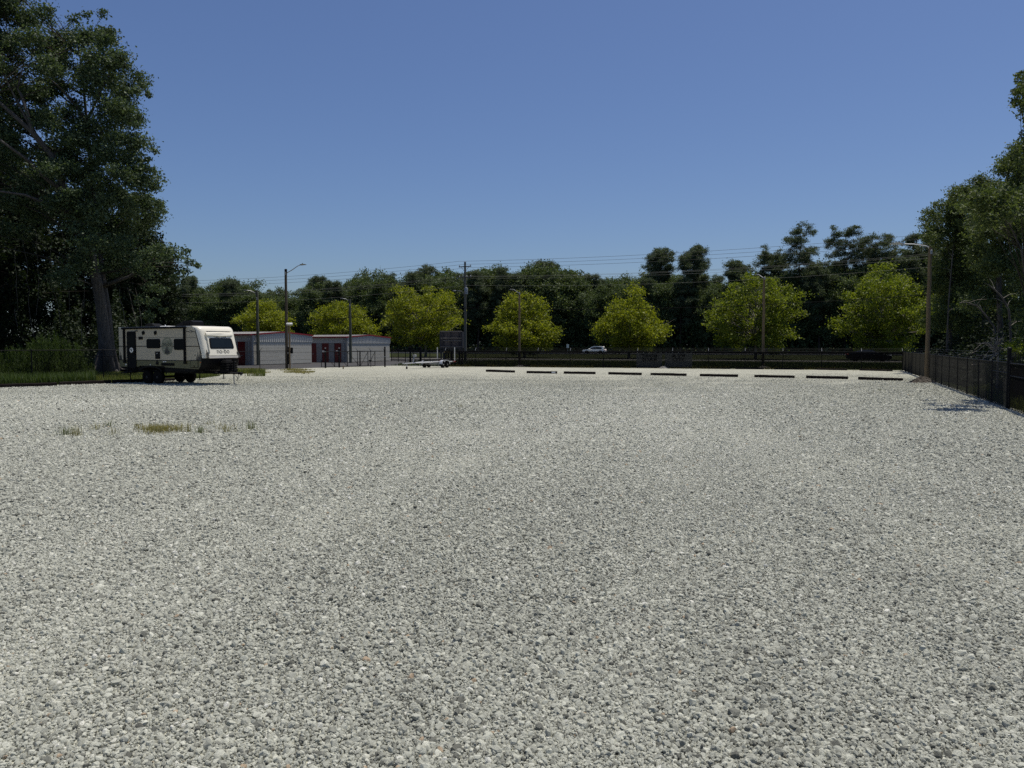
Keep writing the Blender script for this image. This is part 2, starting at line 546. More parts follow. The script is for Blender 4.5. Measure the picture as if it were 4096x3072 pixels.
sheet('ground', [(-900, -300), (900, -300), (900, 1200), (-900, 1200)], -0.012, 'grass_ground')
LOT = [(-48, -15), (34, -15), (34, 0), (12.5, 12), (16.4, 25), (31.9, 62.9), (12, 68.9), (-7, 74.4), (-11.5, 77), (-16.8, 71), (-20, 66.5),
       (-24.5, 64.8), (-24.5, 60), (-19.6, 52), (-19.2, 48), (-20.2, 45.6), (-21.6, 42.6), (-25.0, 38.0), (-34, 26), (-48, 10)]
sheet('gravel_lot', LOT, 0.0, 'gravel_sheet')
sheet('asphalt_apron', [(-60, 70), (-24.5, 64.6), (-20, 66.2), (-16.8, 70.6), (-11.5, 76.6), (-7, 74.2), (-5, 84), (-3, 104), (-20, 118), (-60, 118)], -0.004, 'asphalt')
sheet('forest_floor', [(-90, 12), (-48.5, 10.5), (-34.4, 26.3), (-25.4, 38.3), (-22.0, 42.9), (-22.5, 47), (-26, 52), (-29, 75), (-60, 78), (-100, 78)], -0.006, 'litter')
sheet('forest_floor', [(13.6, 12), (60, 12), (75, 75), (33.2, 63.5), (17.4, 25)], -0.006, 'litter')
strip((-13.5, 117.5), 7.0, -0.004, 'frontage_road', 'old_asphalt')
strip((17, 187), 34.0, -0.004, 'highway', 'road_asphalt')
k = MB()
for nm, cc in (('kerb', (17, 169.4)),):
    c = Vector((cc[0], cc[1], 0)); a, b_ = c - ROAD * 420, c + ROAD * 420
    M = Matrix.Translation(c) @ Matrix.Rotation(math.atan2(ROAD.y, ROAD.x), 4, 'Z')
    k.box(-420, 420, -0.35, 0.35, -0.012, 0.13, M)
k.build('kerb', 'concrete')['kind'] = 'structure'

# ------------------------------------------------------------------ loose gravel (nobody could count it)
def gravel():
    rng = np.random.default_rng(5)
    pts = []
    y = 3.1
    while y < 66:
        s = 0.0130 + 0.00098 * max(0, y - 4)
        half = (y + 1.2) * 0.70 + 0.3
        nx = int(2 * half / s)
        xs = np.linspace(-half, half, nx) + rng.uniform(-.5, .5) * s
        keep = rng.uniform(0, 1, nx) < np.clip((66 - y) / 50, 0.0, 1)
        xs = xs[keep]
        pts.append(np.stack([xs + rng.uniform(-.48, .48, len(xs)) * s, y + rng.uniform(-.48, .48, len(xs)) * s], 1))
        y += s * 0.9
    P = np.concatenate(pts)
    P = P[(P[:, 0] < 16.2 + .416 * (P[:, 1] - 25)) & (P[:, 0] > np.interp(P[:, 1], [10, 26, 38, 42.6, 45.6, 48, 52], [-48, -34, -25, -21.6, -20.2, -19.2, -19.6]))]
    n = len(P)
    # shallow undulation left by wheels and rakes
    und = 0.010 * np.sin(P[:, 0] * 0.9 + 0.7 * np.sin(P[:, 1] * .35)) + 0.009 * np.sin(P[:, 1] * 1.3 + 1.1 * np.sin(P[:, 0] * 0.5))
    size = np.clip(rng.lognormal(math.log(0.0081), 0.42, n), 0.0035, 0.027)
    size *= 1 + np.clip(P[:, 1] - 4, 0, 30) * 0.031
    size *= np.clip((70 - P[:, 1]) / 42, 0.3, 1)
    X, Y = P[:, 0], P[:, 1]
    # wheel lanes: stones pressed flat and a little paler with dust; between them looser, coarser stone
    lane = np.zeros(n)
    for (x0, k1, k2, w) in ((-6.0, .10, .010, .55), (-4.2, .10, .010, .55), (2.6, -.05, .006, .5), (4.4, -.05, .006, .5), (9.5, -.55, .012, .6), (11.4, -.55, .012, .6), (-1.0, .35, -.004, .5)):
        lane += np.exp(-((X - (x0 + k1 * Y + k2 * Y * Y)) / w) ** 2)
    patchy = np.sin(X * .42 + 1.3 * np.sin(Y * .21)) * np.sin(Y * .37 + 1.1 * np.sin(X * .33 + 2)) + .6 * np.sin(X * 1.15 + Y * .8) * np.sin(Y * .95 - X * .5)
    broad = np.sin(X * .19 + 1.7 * np.sin(Y * .11 + .6)) * np.sin(Y * .23 + 1.4 * np.sin(X * .13)) + .7 * np.sin(X * .31 - Y * .17 + 1.2)
    size *= 1 - .16 * np.clip(lane, 0, 1) + .12 * patchy
    z = und * 0.6 + 0.004 + size * 0.25 + rng.uniform(-.004, .015, n) * (1 - .6 * np.clip(lane, 0, 1))
    me = bpy.data.meshes.new('gravel_stones')
    me.vertices.add(n)
    me.vertices.foreach_set('co', np.concatenate([P, z[:, None]], 1).reshape(-1))
    a = me.attributes.new('rot', 'FLOAT_VECTOR', 'POINT')
    rot = np.stack([rng.normal(0, .8, n), rng.normal(0, .8, n), rng.uniform(0, 6.283, n)], 1)
    a.data.foreach_set('vector', rot.reshape(-1))
    a = me.attributes.new('size', 'FLOAT', 'POINT')
    a.data.foreach_set('value', size)
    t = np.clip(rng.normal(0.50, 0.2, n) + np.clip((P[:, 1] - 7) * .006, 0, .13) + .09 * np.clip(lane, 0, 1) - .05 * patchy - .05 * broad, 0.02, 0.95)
    r = rng.uniform(0, 1, n)
    t[r < 0.05] = rng.uniform(0, .12, (r < 0.05).sum())
    t[r > 0.9965] = 1.0
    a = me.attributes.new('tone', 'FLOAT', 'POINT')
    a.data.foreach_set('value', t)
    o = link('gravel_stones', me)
    tag(o, 'loose grey crushed stone spread over the whole lot', 'gravel', None, 'stuff')
    ng = bpy.data.node_groups.new('gravel_stones', 'GeometryNodeTree')
    ng.interface.new_socket('Geometry', in_out='INPUT', socket_type='NodeSocketGeometry')
    ng.interface.new_socket('Geometry', in_out='OUTPUT', socket_type='NodeSocketGeometry')
    N, L = ng.nodes, ng.links
    gi, go = N.new('NodeGroupInput'), N.new('NodeGroupOutput')
    join = N.new('GeometryNodeJoinGeometry')
    for kk in range(10):
        ico = N.new('GeometryNodeMeshIcoSphere')
        ico.inputs['Subdivisions'].default_value = 2
        rv = N.new('FunctionNodeRandomValue'); rv.data_type = 'FLOAT_VECTOR'
        rv.inputs['Min'].default_value = (-.34, -.34, -.34); rv.inputs['Max'].default_value = (.34, .34, .34)
        rv.inputs['Seed'].default_value = kk * 7 + 3
        sp = N.new('GeometryNodeSetPosition')
        L.new(ico.outputs[0], sp.inputs['Geometry']); L.new(rv.outputs[0], sp.inputs['Offset'])
        ch = N.new('GeometryNodeConvexHull'); L.new(sp.outputs[0], ch.inputs[0])
        tf = N.new('GeometryNodeTransform')
        q = random.Random(kk)
        tf.inputs['Scale'].default_value = (q.uniform(.95, 1.3), q.uniform(.7, 1.0), q.uniform(.55, .85))
        L.new(ch.outputs[0], tf.inputs['Geometry'])
        sm = N.new('GeometryNodeSetMaterial'); sm.inputs['Material'].default_value = MATS['gravel_stone']
        L.new(tf.outputs[0], sm.inputs['Geometry'])
        g2i = N.new('GeometryNodeGeometryToInstance'); L.new(sm.outputs[0], g2i.inputs[0])
        L.new(g2i.outputs[0], join.inputs[0])
    iop = N.new('GeometryNodeInstanceOnPoints')
    L.new(gi.outputs[0], iop.inputs['Points']); L.new(join.outputs[0], iop.inputs['Instance'])
    iop.inputs['Pick Instance'].default_value = True
    ri = N.new('FunctionNodeRandomValue'); ri.data_type = 'INT'
    [s for s in ri.inputs if s.name == 'Max' and s.type == 'INT'][0].default_value = 9
    L.new([s for s in ri.outputs if s.type == 'INT'][0], iop.inputs['Instance Index'])
    na = N.new('GeometryNodeInputNamedAttribute'); na.data_type = 'FLOAT_VECTOR'; na.inputs['Name'].default_value = 'rot'
    L.new(na.outputs[0], iop.inputs['Rotation'])
    nb = N.new('GeometryNodeInputNamedAttribute'); nb.data_type = 'FLOAT'; nb.inputs['Name'].default_value = 'size'
    L.new(nb.outputs[0], iop.inputs['Scale'])
    L.new(iop.outputs[0], go.inputs[0])
    md = o.modifiers.new('gravel', 'NODES'); md.node_group = ng
    print('gravel stones', n)
gravel()

# ================================================================== storage buildings
def storage(name, corner, W, L, eave, ridge, label, doors):
    # local frame: x along the gable wall (receding), y along the door wall; origin at the near corner
    gd = Vector((3.9, 9.0, 0)).normalized()
    ang = math.atan2(gd.y, gd.x)
    e = empty(name, corner, ang, label, 'building', 'storage buildings behind the gate')
    # gable wall faces -y in this frame, so the body lies at y > 0; the door wall faces -x
    body = MB().prism([(0.12, 0), (W - 0.12, 0), (W - 0.12, eave - .05), (W / 2, ridge - .05), (0.12, eave - .05)], 0.12, L)
    body.build('wall', 'block_wall', e)
    # block courses on the gable wall
    band = eave - 0.72
    z = 0.05
    i = 0
    while z < band - 0.03:
        h = min(0.395, band - z)
        mb = MB().bbox(0.10, W - 0.10, 0.024 - 0.003 * (i % 2), 0.125, z + .008, z + h - .008, 0.008)
        mb.build('block_course', 'block_wall', e)
        z += h; i += 1
    # ribbed steel band under the roof on the gable wall
    rb = MB()
    pitch = 0.30
    x = 0.0
    pts = []
    while x < W:
        pts += [(x, 0.0), (min(x + .2, W), 0.0), (min(x + .225, W), -0.045), (min(x + .275, W), -0.045)]
        x += pitch
    def top(x): return eave + (ridge - eave) * (1 - abs(x - W / 2) / (W / 2)) - 0.04
    vs, fs = [], []
    for (x, y) in pts:
        vs += [(x, y, band), (x, y, top(x))]
    for i in range(len(pts) - 1):
        fs.append((2 * i, 2 * i + 2, 2 * i + 3, 2 * i + 1))
    rb.add(vs, fs)
    rb.box(0, W, -0.02, 0.05, band - 0.03, band + 0.005)
    rb.build('ribbed_band', 'steel_siding', e, fix=False)
    # ribbed band over the doors
    rd = MB()
    vs, fs, y = [], [], 0.0
    pts = []
    while y < L:
        pts += [(0.0, y), (0.0, min(y + .2, L)), (-0.035, min(y + .225, L)), (-0.035, min(y + .275, L))]
        y += pitch
    for (x, y) in pts: vs += [(x, y, band), (x, y, eave - .02)]
    for i in range(len(pts) - 1): fs.append((2 * i, 2 * i + 2, 2 * i + 3, 2 * i + 1))
    rd.add(vs, fs)
    rd.build('ribbed_band', 'steel_siding', e, fix=False)
    # doors and piers on the door wall
    y = 0.15
    for (w, kind) in doors:
        if kind == 'pier':
            MB().bbox(-0.02, 0.14, y, y + w, 0, band + .01, 0.01).build('pier', 'grey_post', e)
        else:
            d = MB()
            zz = 0.02
            while zz < band - .02:                      # roll-up curtain
                d.box(0.03 + 0.012 * (int(zz * 10) % 2), 0.12, y + .01, y + w - .01, zz, min(zz + .1, band))
                zz += .1
            do = d.build('roll_up_door', 'red_door', e)
            MB().bbox(0.0, 0.03, y + w / 2 - .1, y + w / 2 + .1, .95, 1.02, .005).build('latch', 'galvanised', do)
        y += w
    # corner trim, gutter, downpipe, roof
    MB().bbox(-0.03, 0.14, -0.03, 0.15, 0, eave - .02, .01).build('corner_post', 'grey_post', e)
    r = MB()
    o_ = 0.14
    for s in (0, 1):
        xa, za = (-o_, eave - .02) if s == 0 else (W + o_, eave - .02)
        r.prism([(xa, za), (W / 2, ridge), (W / 2, ridge + .04), (xa, za + .04)], -0.05, L + .1)
    rf = r.build('roof', 'roof_metal', e)
    rr = MB()
    n = int(L / .4)
    for i in range(n):
        for s in (0, 1):
            xa = -o_ if s == 0 else W + o_
            yy = 0.1 + i * .4
            p0, p1 = Vector((xa, yy, eave + .03)), Vector((W / 2, yy, ridge + .05))
            rr.tube([p0, p1], .018, 3, False)
    rr.build('standing_seams', 'roof_metal', rf, fix=False)
    f = MB()
    for s in (0, 1):
        xa = -o_ if s == 0 else W + o_
        f.prism([(xa, eave - .09), (W / 2, ridge - .07), (W / 2, ridge + .07), (xa, eave + .05)], -0.085, -0.05)
    f.build('rake_trim', 'red_trim', e)
    MB().bbox(-o_ - .1, -o_ + .03, -.09, L + .1, eave - .10, eave + .05, .01).build('gutter', 'red_trim', e)
    MB().tube([(-.12, .35, eave - .08), (-.06, .35, eave - .35), (-.06, .35, .1)], .045, 8).build('downpipe', 'galvanised', e)
    return e
d1 = [(0.72, 'pier')]
for i in range(10): d1 += [(1.0, 'door'), (0.77, 'pier')]
storage('storage_building', (-26.2, 78.0, 0), 9.6, 24, 3.12, 3.42, 'pale grey storage building with red roof trim, nearer of the two, beside the camper', d1)
d2 = [(0.62, 'pier')]
for i in range(7): d2 += [(1.0, 'door'), (0.77, 'pier')]
storage('storage_building', (-19.2, 90.0, 0), 9.3, 14, 2.98, 3.24, 'pale grey storage building with red doors behind the open gate, farther of the two', d2)

# ================================================================== fences
def chain_link(mb, a, b_, z0, z1, pitch=0.05, r=0.0032):
    a, b_ = Vector(a), Vector(b_)
    L = (b_ - a).length
    d = (b_ - a) / L
    nrm = Vector((-d.y, d.x, 0))
    H = z1 - z0
    for s in (0, 1):
        u = -H
        while u < L:
            u0, u1, q0, q1 = u, u + H, z0, z1
            if u0 < 0: q0 = z0 - u0; u0 = 0
            if u1 > L: q1 = z1 - (u1 - L); u1 = L
            if u1 - u0 > 0.01:
                if s: q0, q1 = z1 - (q0 - z0), z1 - (q1 - z0)
                off = nrm * (r * (1 if s else -1))
                p, q = a + d * u0 + off, a + d * u1 + off
                p.z, q.z = q0, q1
                mb.tube([p, q], r, 3, False)
            u += pitch
def fence(name, pts, h, label, post_every=3.0, arms=True, armside=1, strands=3, pitch=0.05, r=0.0032, pr=0.03, skip=(), armmat='black_metal', wiremat='black_wire', strandmat='black_wire', midrail=()):
    o = empty(name, (pts[0][0], pts[0][1], 0), 0, label, 'fence')
    org = Vector((pts[0][0], pts[0][1], 0))
    cl = MB()
    tops = []
    pm = MB().tube([(0, 0, 0), (0, 0, h + .02)], pr, 8).lathe([(pr * 1.25, h + .02), (pr * 1.2, h + .05), (pr * .4, h + .08)], (0, 0, 0), 'z', 8).mesh('post', 'black_metal', True)
    for i in range(len(pts) - 1):
        a, b_ = Vector((*pts[i], 0)) - org, Vector((*pts[i + 1], 0)) - org
        L = (b_ - a).length
        d = (b_ - a) / L
        nrm = Vector((-d.y, d.x, 0)) * armside
        n = max(1, round(L / post_every))
        for k in range(n + (1 if i == len(pts) - 2 else 0)):
            p = a + d * (L * k / n)
            link('post', pm, o, p)
            if arms:
                MB().tube([p + Vector((0, 0, h)), p + Vector((0, 0, h + .05)) + nrm * .03, p + nrm * .27 + Vector((0, 0, h + .32))], [.022, .02, .012], 5).build('barb_arm', armmat, o)
        MB().tube([a + Vector((0, 0, h)), b_ + Vector((0, 0, h))], .022, 6).build('top_rail', 'black_metal', o)
        chain_link(cl, a, b_, 0.04, h - .01, pitch, r)
        if arms:
            for s in range(strands):
                q = nrm * (.09 * (s + 1)) + Vector((0, 0, h + .06 + .11 * (s + .3)))
                w = MB()
                n2 = n * 4
                w.tube([a + d * (L * k / n2) + q - Vector((0, 0, .015 * (k % 4 in (1, 2, 3)) + 0.008 * (k % 4 == 2))) for k in range(n2 + 1)], .0045, 3, False)
                w.build('barbed_wire', strandmat, o, fix=False)
    c = cl.build('chain_link', wiremat, o, fix=False)
    c['kind'] = 'stuff'
    for (a, b_, z) in midrail:
        a, b_ = Vector((*a, z)) - org, Vector((*b_, z)) - org
        MB().tube([a, b_], .018, 6).build('middle_rail', 'black_metal', o)
    return o
FR = (31.6, 62.6)
FL = (-6.4, 73.9)
fence('chain_link_fence', [FL, FR], 1.48, 'long black chain link fence across the back of the lot, below the yellow green trees', 3.15, True, 1, 3, 0.05, 0.0128,
      armmat='galvanised', strandmat='grey_wire')
fence('chain_link_fence', [(31.6, 62.6), (16.05, 25.0)], 1.52, 'black chain link fence receding along the right side of the lot', 2.72, True, 1, 3, 0.06, 0.0031,
      strandmat='fence_wire', wiremat='fence_wire', midrail=[((17.3, 28.0), (16.05, 25.0), 1.18)])
fence('chain_link_fence', [(15.95, 24.75), (12.6, 16.6)], 1.5, 'short black fence run at the right picture edge past the thick gate post', 2.9, False, 1, 0, 0.06, 0.0035, wiremat='black_wire',
      midrail=[((15.95, 24.75), (12.6, 16.6), 1.1)])
gp = empty('gate_post', (16.0, 24.9, 0), 0, 'thick black gate post ending the right side fence', 'post')
MB().tube([(0, 0, 0), (0, 0, 1.96)], .06, 12).build('shaft', 'black_metal', gp, True)
MB().lathe([(.066, 0), (.064, .03), (.02, .06)], (0, 0, 1.96), 'z', 12).build('cap', 'black_metal', gp, True)
for z in (.35, 1.1, 1.45):
    MB().lathe([(.068, 0), (.068, .05)], (0, 0, z), 'z', 12).build('hinge_band', 'black_metal', gp, True)

# privacy screens hung on two bays of the back fence
def on_back(px, z=0, off=0.0):
    t = (px - 2048) / FPX
    a, b_ = Vector((*FL, 0)), Vector((*FR, 0))
    d = b_ - a
    # intersection of the sight line with the fence line
    s = (t * a.y - a.x) / (d.x - t * d.y)
    p = a + d * s
    return Vector((p.x - .05 * off, p.y - off, z))
for (x0, x1, lab) in ((2545, 2648, 'black privacy screen hung on the back fence, left one of the pair'), (2659, 2768, 'black privacy screen hung on the back fence, right one of the pair')):
    p, q = on_back(x0, 0, 0.07), on_back(x1, 0, 0.07)
    e = empty('privacy_screen', p, math.atan2(q.y - p.y, q.x - p.x), lab, 'screen', 'privacy screens on the back fence')
    L = (q - p).length
    # slightly billowed cloth
    vs, fs = [], []
    nx, nz = 14, 8
    for j in range(nz + 1):
        for i in range(nx + 1):
            u, v = i / nx, j / nz
            vs.append((u * L, 0.03 * math.sin(math.pi * u) * math.sin(math.pi * v) + .006 * math.sin(u * 37), .1 + v * 1.28))
    for j in range(nz):
        for i in range(nx):
            k = j * (nx + 1) + i
            fs.append((k, k + 1, k + nx + 2, k + nx + 1))
    MB().add(vs, fs).build('cloth', 'windscreen_fabric', e, True, fix=False)
    for z in (.08, 1.37): MB().box(0, L, -.012, .012, z, z + .03).build('hem', 'black_trim', e)
    for i in range(5): MB().lathe([(.02, -.015), (.02, .015)], (.1 + i * (L - .2) / 4, 0, 1.385), 'y', 8).build('eyelet', 'galvanised', e)
    # the printing shows through from the far side, mirrored
    for (w_, z) in (('BOAT', 1.10), ('RAGE', .76)) if x0 < 2600 else (('RV &', 1.10), ('STO', .76)):
        M = Matrix.Translation((L / 2, -.035, z)) @ Matrix.Diagonal((-1, 1, 1, 1)) @ Matrix.Rotation(R(90), 4, 'X')
        text_mesh(w_, .40, 'lettering', 'screen_ink', M, e, sx=1.35)

# left fence, six feet tall, in front of the weeds
fence('chain_link_fence', [(-38.5, 34.0), (-26.7, 43.0), (-21.9, 49.0)], 1.78, 'tall black chain link fence at the left in front of green weeds', 3.1, False, 1, 0, 0.06, 0.0022,
      midrail=[((-25.3, 44.8), (-21.9, 49.0), 1.38)])
# posts between the camper and the light pole
fence('chain_link_fence', [(-21.4, 57.5), (-20.6, 63.2), (-19.4, 66.8)], 1.55, 'thin black fence with angled barb arms between camper and light pole', 4.2, True, -1, 3, 0.08, 0.0012, strandmat='black_wire')

# ------------------------------------------------------------------ sliding gate by the buildings
gA, gB = Vector((-16.9, 68.6, 0)), Vector((-13.0, 73.4, 0))
gd = (gB - gA); gL = gd.length; gd.normalize()
g = empty('sliding_gate', gA, math.atan2(gd.y, gd.x), 'open black steel sliding gate with diagonal braces in front of the red doors', 'gate')
def bar(p, q, r=.028, n=4): return MB().tube([p, q], r, n)
MB().tube([(0, 0, .1), (gL, 0, .1)], .035, 6).build('bottom_rail', 'black_metal', g)
MB().tube([(.55, 0, 1.46), (gL, 0, 1.46)], .04, 6).build('top_rail', 'black_metal', g)
xs = [0, gL * .235, gL * .47, gL * .70, gL * .715, gL * .86, gL]
for i, x in enumerate(xs):
    bar((x, 0, .08), (x, 0, 1.46 if i else .75), .03, 6).build('upright', 'black_metal', g)
for (x0, x1) in ((.03, .235), (.235, .47), (.47, .70)):
    bar((gL * x0, 0, 1.40), (gL * x1, 0, .12), .02, 6).build('brace', 'black_metal', g)
for (x0, x1) in ((.715, .86), (.86, 1.0)):
    bar((gL * x0, 0, .12), (gL * x1, 0, 1.40), .02, 6).build('brace', 'black_metal', g)
MB().bbox(gL * .88, gL * .93, -.06, .06, .55, .66, .01).build('latch_box', 'black_metal', g)
for (px, D, h, lab) in ((1302, 69.0, 1.75, 'thick black gate post with roller guide at the left end of the sliding gate'),
                        (1357, 70.6, 1.75, 'thick black gate post with roller guide midway along the sliding gate')):
    p = G(px, 1378 + FPX * EYE / D)
    e = empty('gate_post', p, 0, lab, 'post', 'posts of the sliding gate')
    MB().tube([(0, 0, 0), (0, 0, h)], .075, 10).build('shaft', 'black_metal', e, True)
    MB().lathe([(.08, 0), (.078, .03), (.02, .05)], (0, 0, h), 'z', 10).build('cap', 'galvanised', e, True)
    MB().bbox(-.28, -.06, -.08, .08, 1.42, 1.56, .01).build('roller_guide', 'galvanised', e)
    MB().lathe([(.085, 0), (.085, .05)], (0, 0, 1.44), 'z', 10).build('band', 'galvanised', e, True)
for (px, D, h, r, lab) in ((1540, 72.2, 1.85, .07, 'black steel latch post standing right of the sliding gate'),):
    p = G(px, 1378 + FPX * EYE / D)
    e = empty('gate_post', p, 0, lab, 'post')
    MB().tube([(0, 0, 0), (0, 0, h)], r, 10).build('shaft', 'black_metal', e, True)
    MB().lathe([(r * 1.1, 0), (r * 1.05, .03), (.02, .05)], (0, 0, h), 'z', 10).build('cap', 'black_metal', e, True)
    MB().lathe([(r * 1.15, 0), (r * 1.15, .05)], (0, 0, .95), 'z', 10).build('latch_band', 'galvanised', e, True)
pA, pB = G(1425, 1466.5), G(1538, 1468)
fence('chain_link_fence', [(pA.x, pA.y + .6), (pB.x, pB.y)], 1.48, 'short black fence with barb arms right of the sliding gate', 2.2, True, -1, 3, 0.08, 0.0012)
p = G(1373, 1476)
e = empty('marker_stake', p, 0, 'short wooden stake in the gravel before the sliding gate', 'stake')
MB().bbox(-.05, .05, -.04, .04, 0, .24, .01).build('stake_body', 'pole_wood_brown', e)
MB().add([(-.05, -.04, .24), (.05, -.04, .24), (.05, .04, .24), (-.05, .04, .24), (0, 0, .30)], [(0, 1, 4), (1, 2, 4), (2, 3, 4), (3, 0, 4)]).build('stake_tip', 'pole_wood_brown', e)

# ------------------------------------------------------------------ picket fence left of the sign board
pa, pb = Vector((-15.2, 97.5, 0)), Vector((-6.6, 80.5, 0))
d = pb - pa; L = d.length
e = empty('picket_fence', pa, math.atan2(d.y, d.x), 'black iron picket fence between the storage building and the sign board', 'fence')
pk = MB().box(-.011, .011, -.011, .011, .06, 1.5).add([(-.011, -.011, 1.5), (.011, -.011, 1.5), (.011, .011, 1.5), (-.011, .011, 1.5), (0, 0, 1.56)], [(0, 1, 4), (1, 2, 4), (2, 3, 4), (3, 0, 4)]).mesh('picket', 'black_metal')
n = int(L / .16)
for i in range(n): link('picket', pk, e, (L * (i + .5) / n, 0, 0))
for z in (.18, 1.22, 1.40): MB().box(0, L, -.018, .018, z, z + .035).build('rail', 'black_metal', e)
po = MB().bbox(-.04, .04, -.04, .04, 0, 1.6, .01).mesh('post', 'black_metal')
for i in range(8): link('post', po, e, (L * i / 7, 0.001, 0))
for (px, py, lab) in ((1641, 1456, 'thick black gate post in front of the picket fence, nearer the storage building'), (1681, 1455, 'thick black gate post in front of the picket fence, behind the boat trailer')):
    p = G(px, py)
    e = empty('gate_post', p, 0, lab, 'post', 'posts before the picket fence')
    MB().tube([(0, 0, 0), (0, 0, 1.75)], .09, 10).build('shaft', 'black_metal', e, True)
    MB().bbox(-.2, .12, -.13, .1, 1.62, 1.84, .02).build('gate_motor_box', 'black_plastic', e)
    MB().tube([(.0, 0, 1.1), (.7, .1, .25)], .025, 6).build('brace', 'black_metal', e)

# ================================================================== timber wheel stops
def stop(pl, pr_, label, group, h=0.17, w=0.18, sticker=False, sink=0.0):
    a, b_ = G(*pl), G(*pr_)
    d = b_ - a
    L = d.length
    s_ = 2.44 / L if 1.7 < L < 3.4 else 1.0
    mid = (a + b_) / 2
    L = min(max(L, 1.2), 5.2)
    rng = random.Random(int(pl[0]))
    e = empty('wheel_stop', (mid.x, mid.y, -sink), math.atan2(d.y, d.x), label, 'wheel stop', group)
    # sawn timber with slightly worn, uneven faces
    vs, fs = [], []
    n = 9
    ring = [(0, .02), (0, h - .025), (.02, h), (w - .02, h), (w, h - .02), (w, .02), (w - .02, 0), (.02, 0)]
    for i in range(n):
        x = -L / 2 + L * i / (n - 1)
        jx = rng.uniform(-.006, .006); jz = rng.uniform(-.007, .007)
        for (y, z) in ring:
            vs.append((x, y + jx + rng.uniform(-.003, .003), z + jz * (z > .05) + rng.uniform(-.003, .003) * (z > .01)))
    for i in range(n - 1):
        for j in range(8):
            q = (j + 1) % 8
            fs.append((i * 8 + j, i * 8 + q, i * 8 + 8 + q, i * 8 + 8 + j))
    fs.append(tuple(range(8))); fs.append(tuple((n - 1) * 8 + j for j in range(7, -1, -1)))
    MB().add(vs, fs).build('timber', 'tie_wood', e)
    for x in (-L * .36, L * .36):
        MB().lathe([(.012, 0), (.018, 0), (.016, .014), (.005, .018)], (x, w / 2, h - .004), 'z', 8).build('anchor_pin', 'bark_dark', e)
    if sticker:
        MB().box(L / 2 - .36, L / 2 - .09, -.012, .004, .035, .14).build('sticker', 'sticker', e)
    return e
ordn = ['first', 'second', 'third', 'fourth', 'fifth', 'sixth', 'seventh', 'eighth', 'ninth', 'tenth', 'eleventh', 'twelfth', 'thirteenth']
front = [((1943, 1487), (2054, 1490.5)), ((2106, 1493), (2226, 1494.5)), ((2254.7, 1495), (2379.6, 1497)), ((2432.7, 1498), (2563.5, 1500.8)), ((2601.6, 1501), (2742.5, 1504.5)),
         ((2799, 1505.4), (2949.7, 1508.6)), ((3017, 1509.6), (3176.8, 1513)), ((3223.8, 1513.4), (3391, 1517)), ((3432, 1519), (3608.5, 1524.6))]
for i, (a, b_) in enumerate(front):
    lab = 'dark timber wheel stop, %s from the left in the row out on the gravel' % ordn[i]
    if i == 1: lab = 'dark timber wheel stop with a white sticker on its right end'
    if i == 8: lab = 'dark timber wheel stop at the right end of the row out on the gravel'
    stop(a, b_, lab, 'wheel stops in the row on the gravel', sticker=(i == 1))
back = [((1798, 1465), (1859, 1465)), ((1901, 1466), (1979, 1466.5)), ((2089, 1466.5), (2229, 1467)), ((2238, 1467), (2322, 1467.5)), ((2358.5, 1467.8), (2452, 1468.6)), ((2456, 1468.5), (2524, 1469.5)),
        ((2528, 1470.5), (2626, 1472)), ((2667, 1472.4), (2771, 1474)), ((2810, 1474.4), (2920, 1476)), ((2940, 1476), (3054, 1477.4)), ((3096, 1477.5), (3214.6, 1479)), ((3264, 1479.4), (3387, 1481.5)), ((3438, 1482), (3566.5, 1485.4))]
for i, (a, b_) in enumerate(back):
    stop(a, b_, 'dark timber wheel stop against the back fence, %s from the left' % ordn[i], 'wheel stops along the back fence', h=.15, sink=.02 if i != 5 else .07)
for (a, b_, lab) in (((1.3, 1551), (228, 1544.3), 'dark timber wheel stop at the left picture edge before the weeds'), ((240.5, 1542), (445.6, 1533.5), 'dark timber wheel stop left of the camper, before the big trunk'),
                     ((454, 1533.5), (700, 1524.5), 'dark timber wheel stop partly hidden behind the camper wheels')):
    stop(a, b_, lab, 'wheel stops at the left edge of the lot', h=.18)

# ================================================================== camper
def wheel(parent, x, y, z, r, w, side, rim='wheel_black', name='wheel', spokes=6):
    t = MB().lathe([(r * .62, -w / 2), (r * .9, -w / 2), (r * .985, -w * .36), (r, -w * .2), (r, w * .2), (r * .985, w * .36), (r * .9, w / 2), (r * .62, w / 2)], (x, y, z), 'y', 28).build(name, 'tyre', parent, True)
    s = side
    MB().lathe([(r * .63, s * w * .30), (r * .63, s * w * .47), (r * .54, s * w * .47), (r * .5, s * w * .30)], (x, y, z), 'y', 24).build('rim', rim, t, True)
    sp = MB()
    for i in range(spokes):
        an = 2 * math.pi * i / spokes
        M = Matrix.Translation((x, y, z)) @ Matrix.Rotation(an, 4, 'Y')
        sp.box(-.035, .035, s * w * .36, s * w * .44, 0.03, r * .56, M)
    sp.lathe([(r * .2, s * w * .34), (r * .2, s * w * .5), (r * .1, s * w * .53)], (x, y, z), 'y', 12)
    sp.build('spokes', rim, t)
    return t

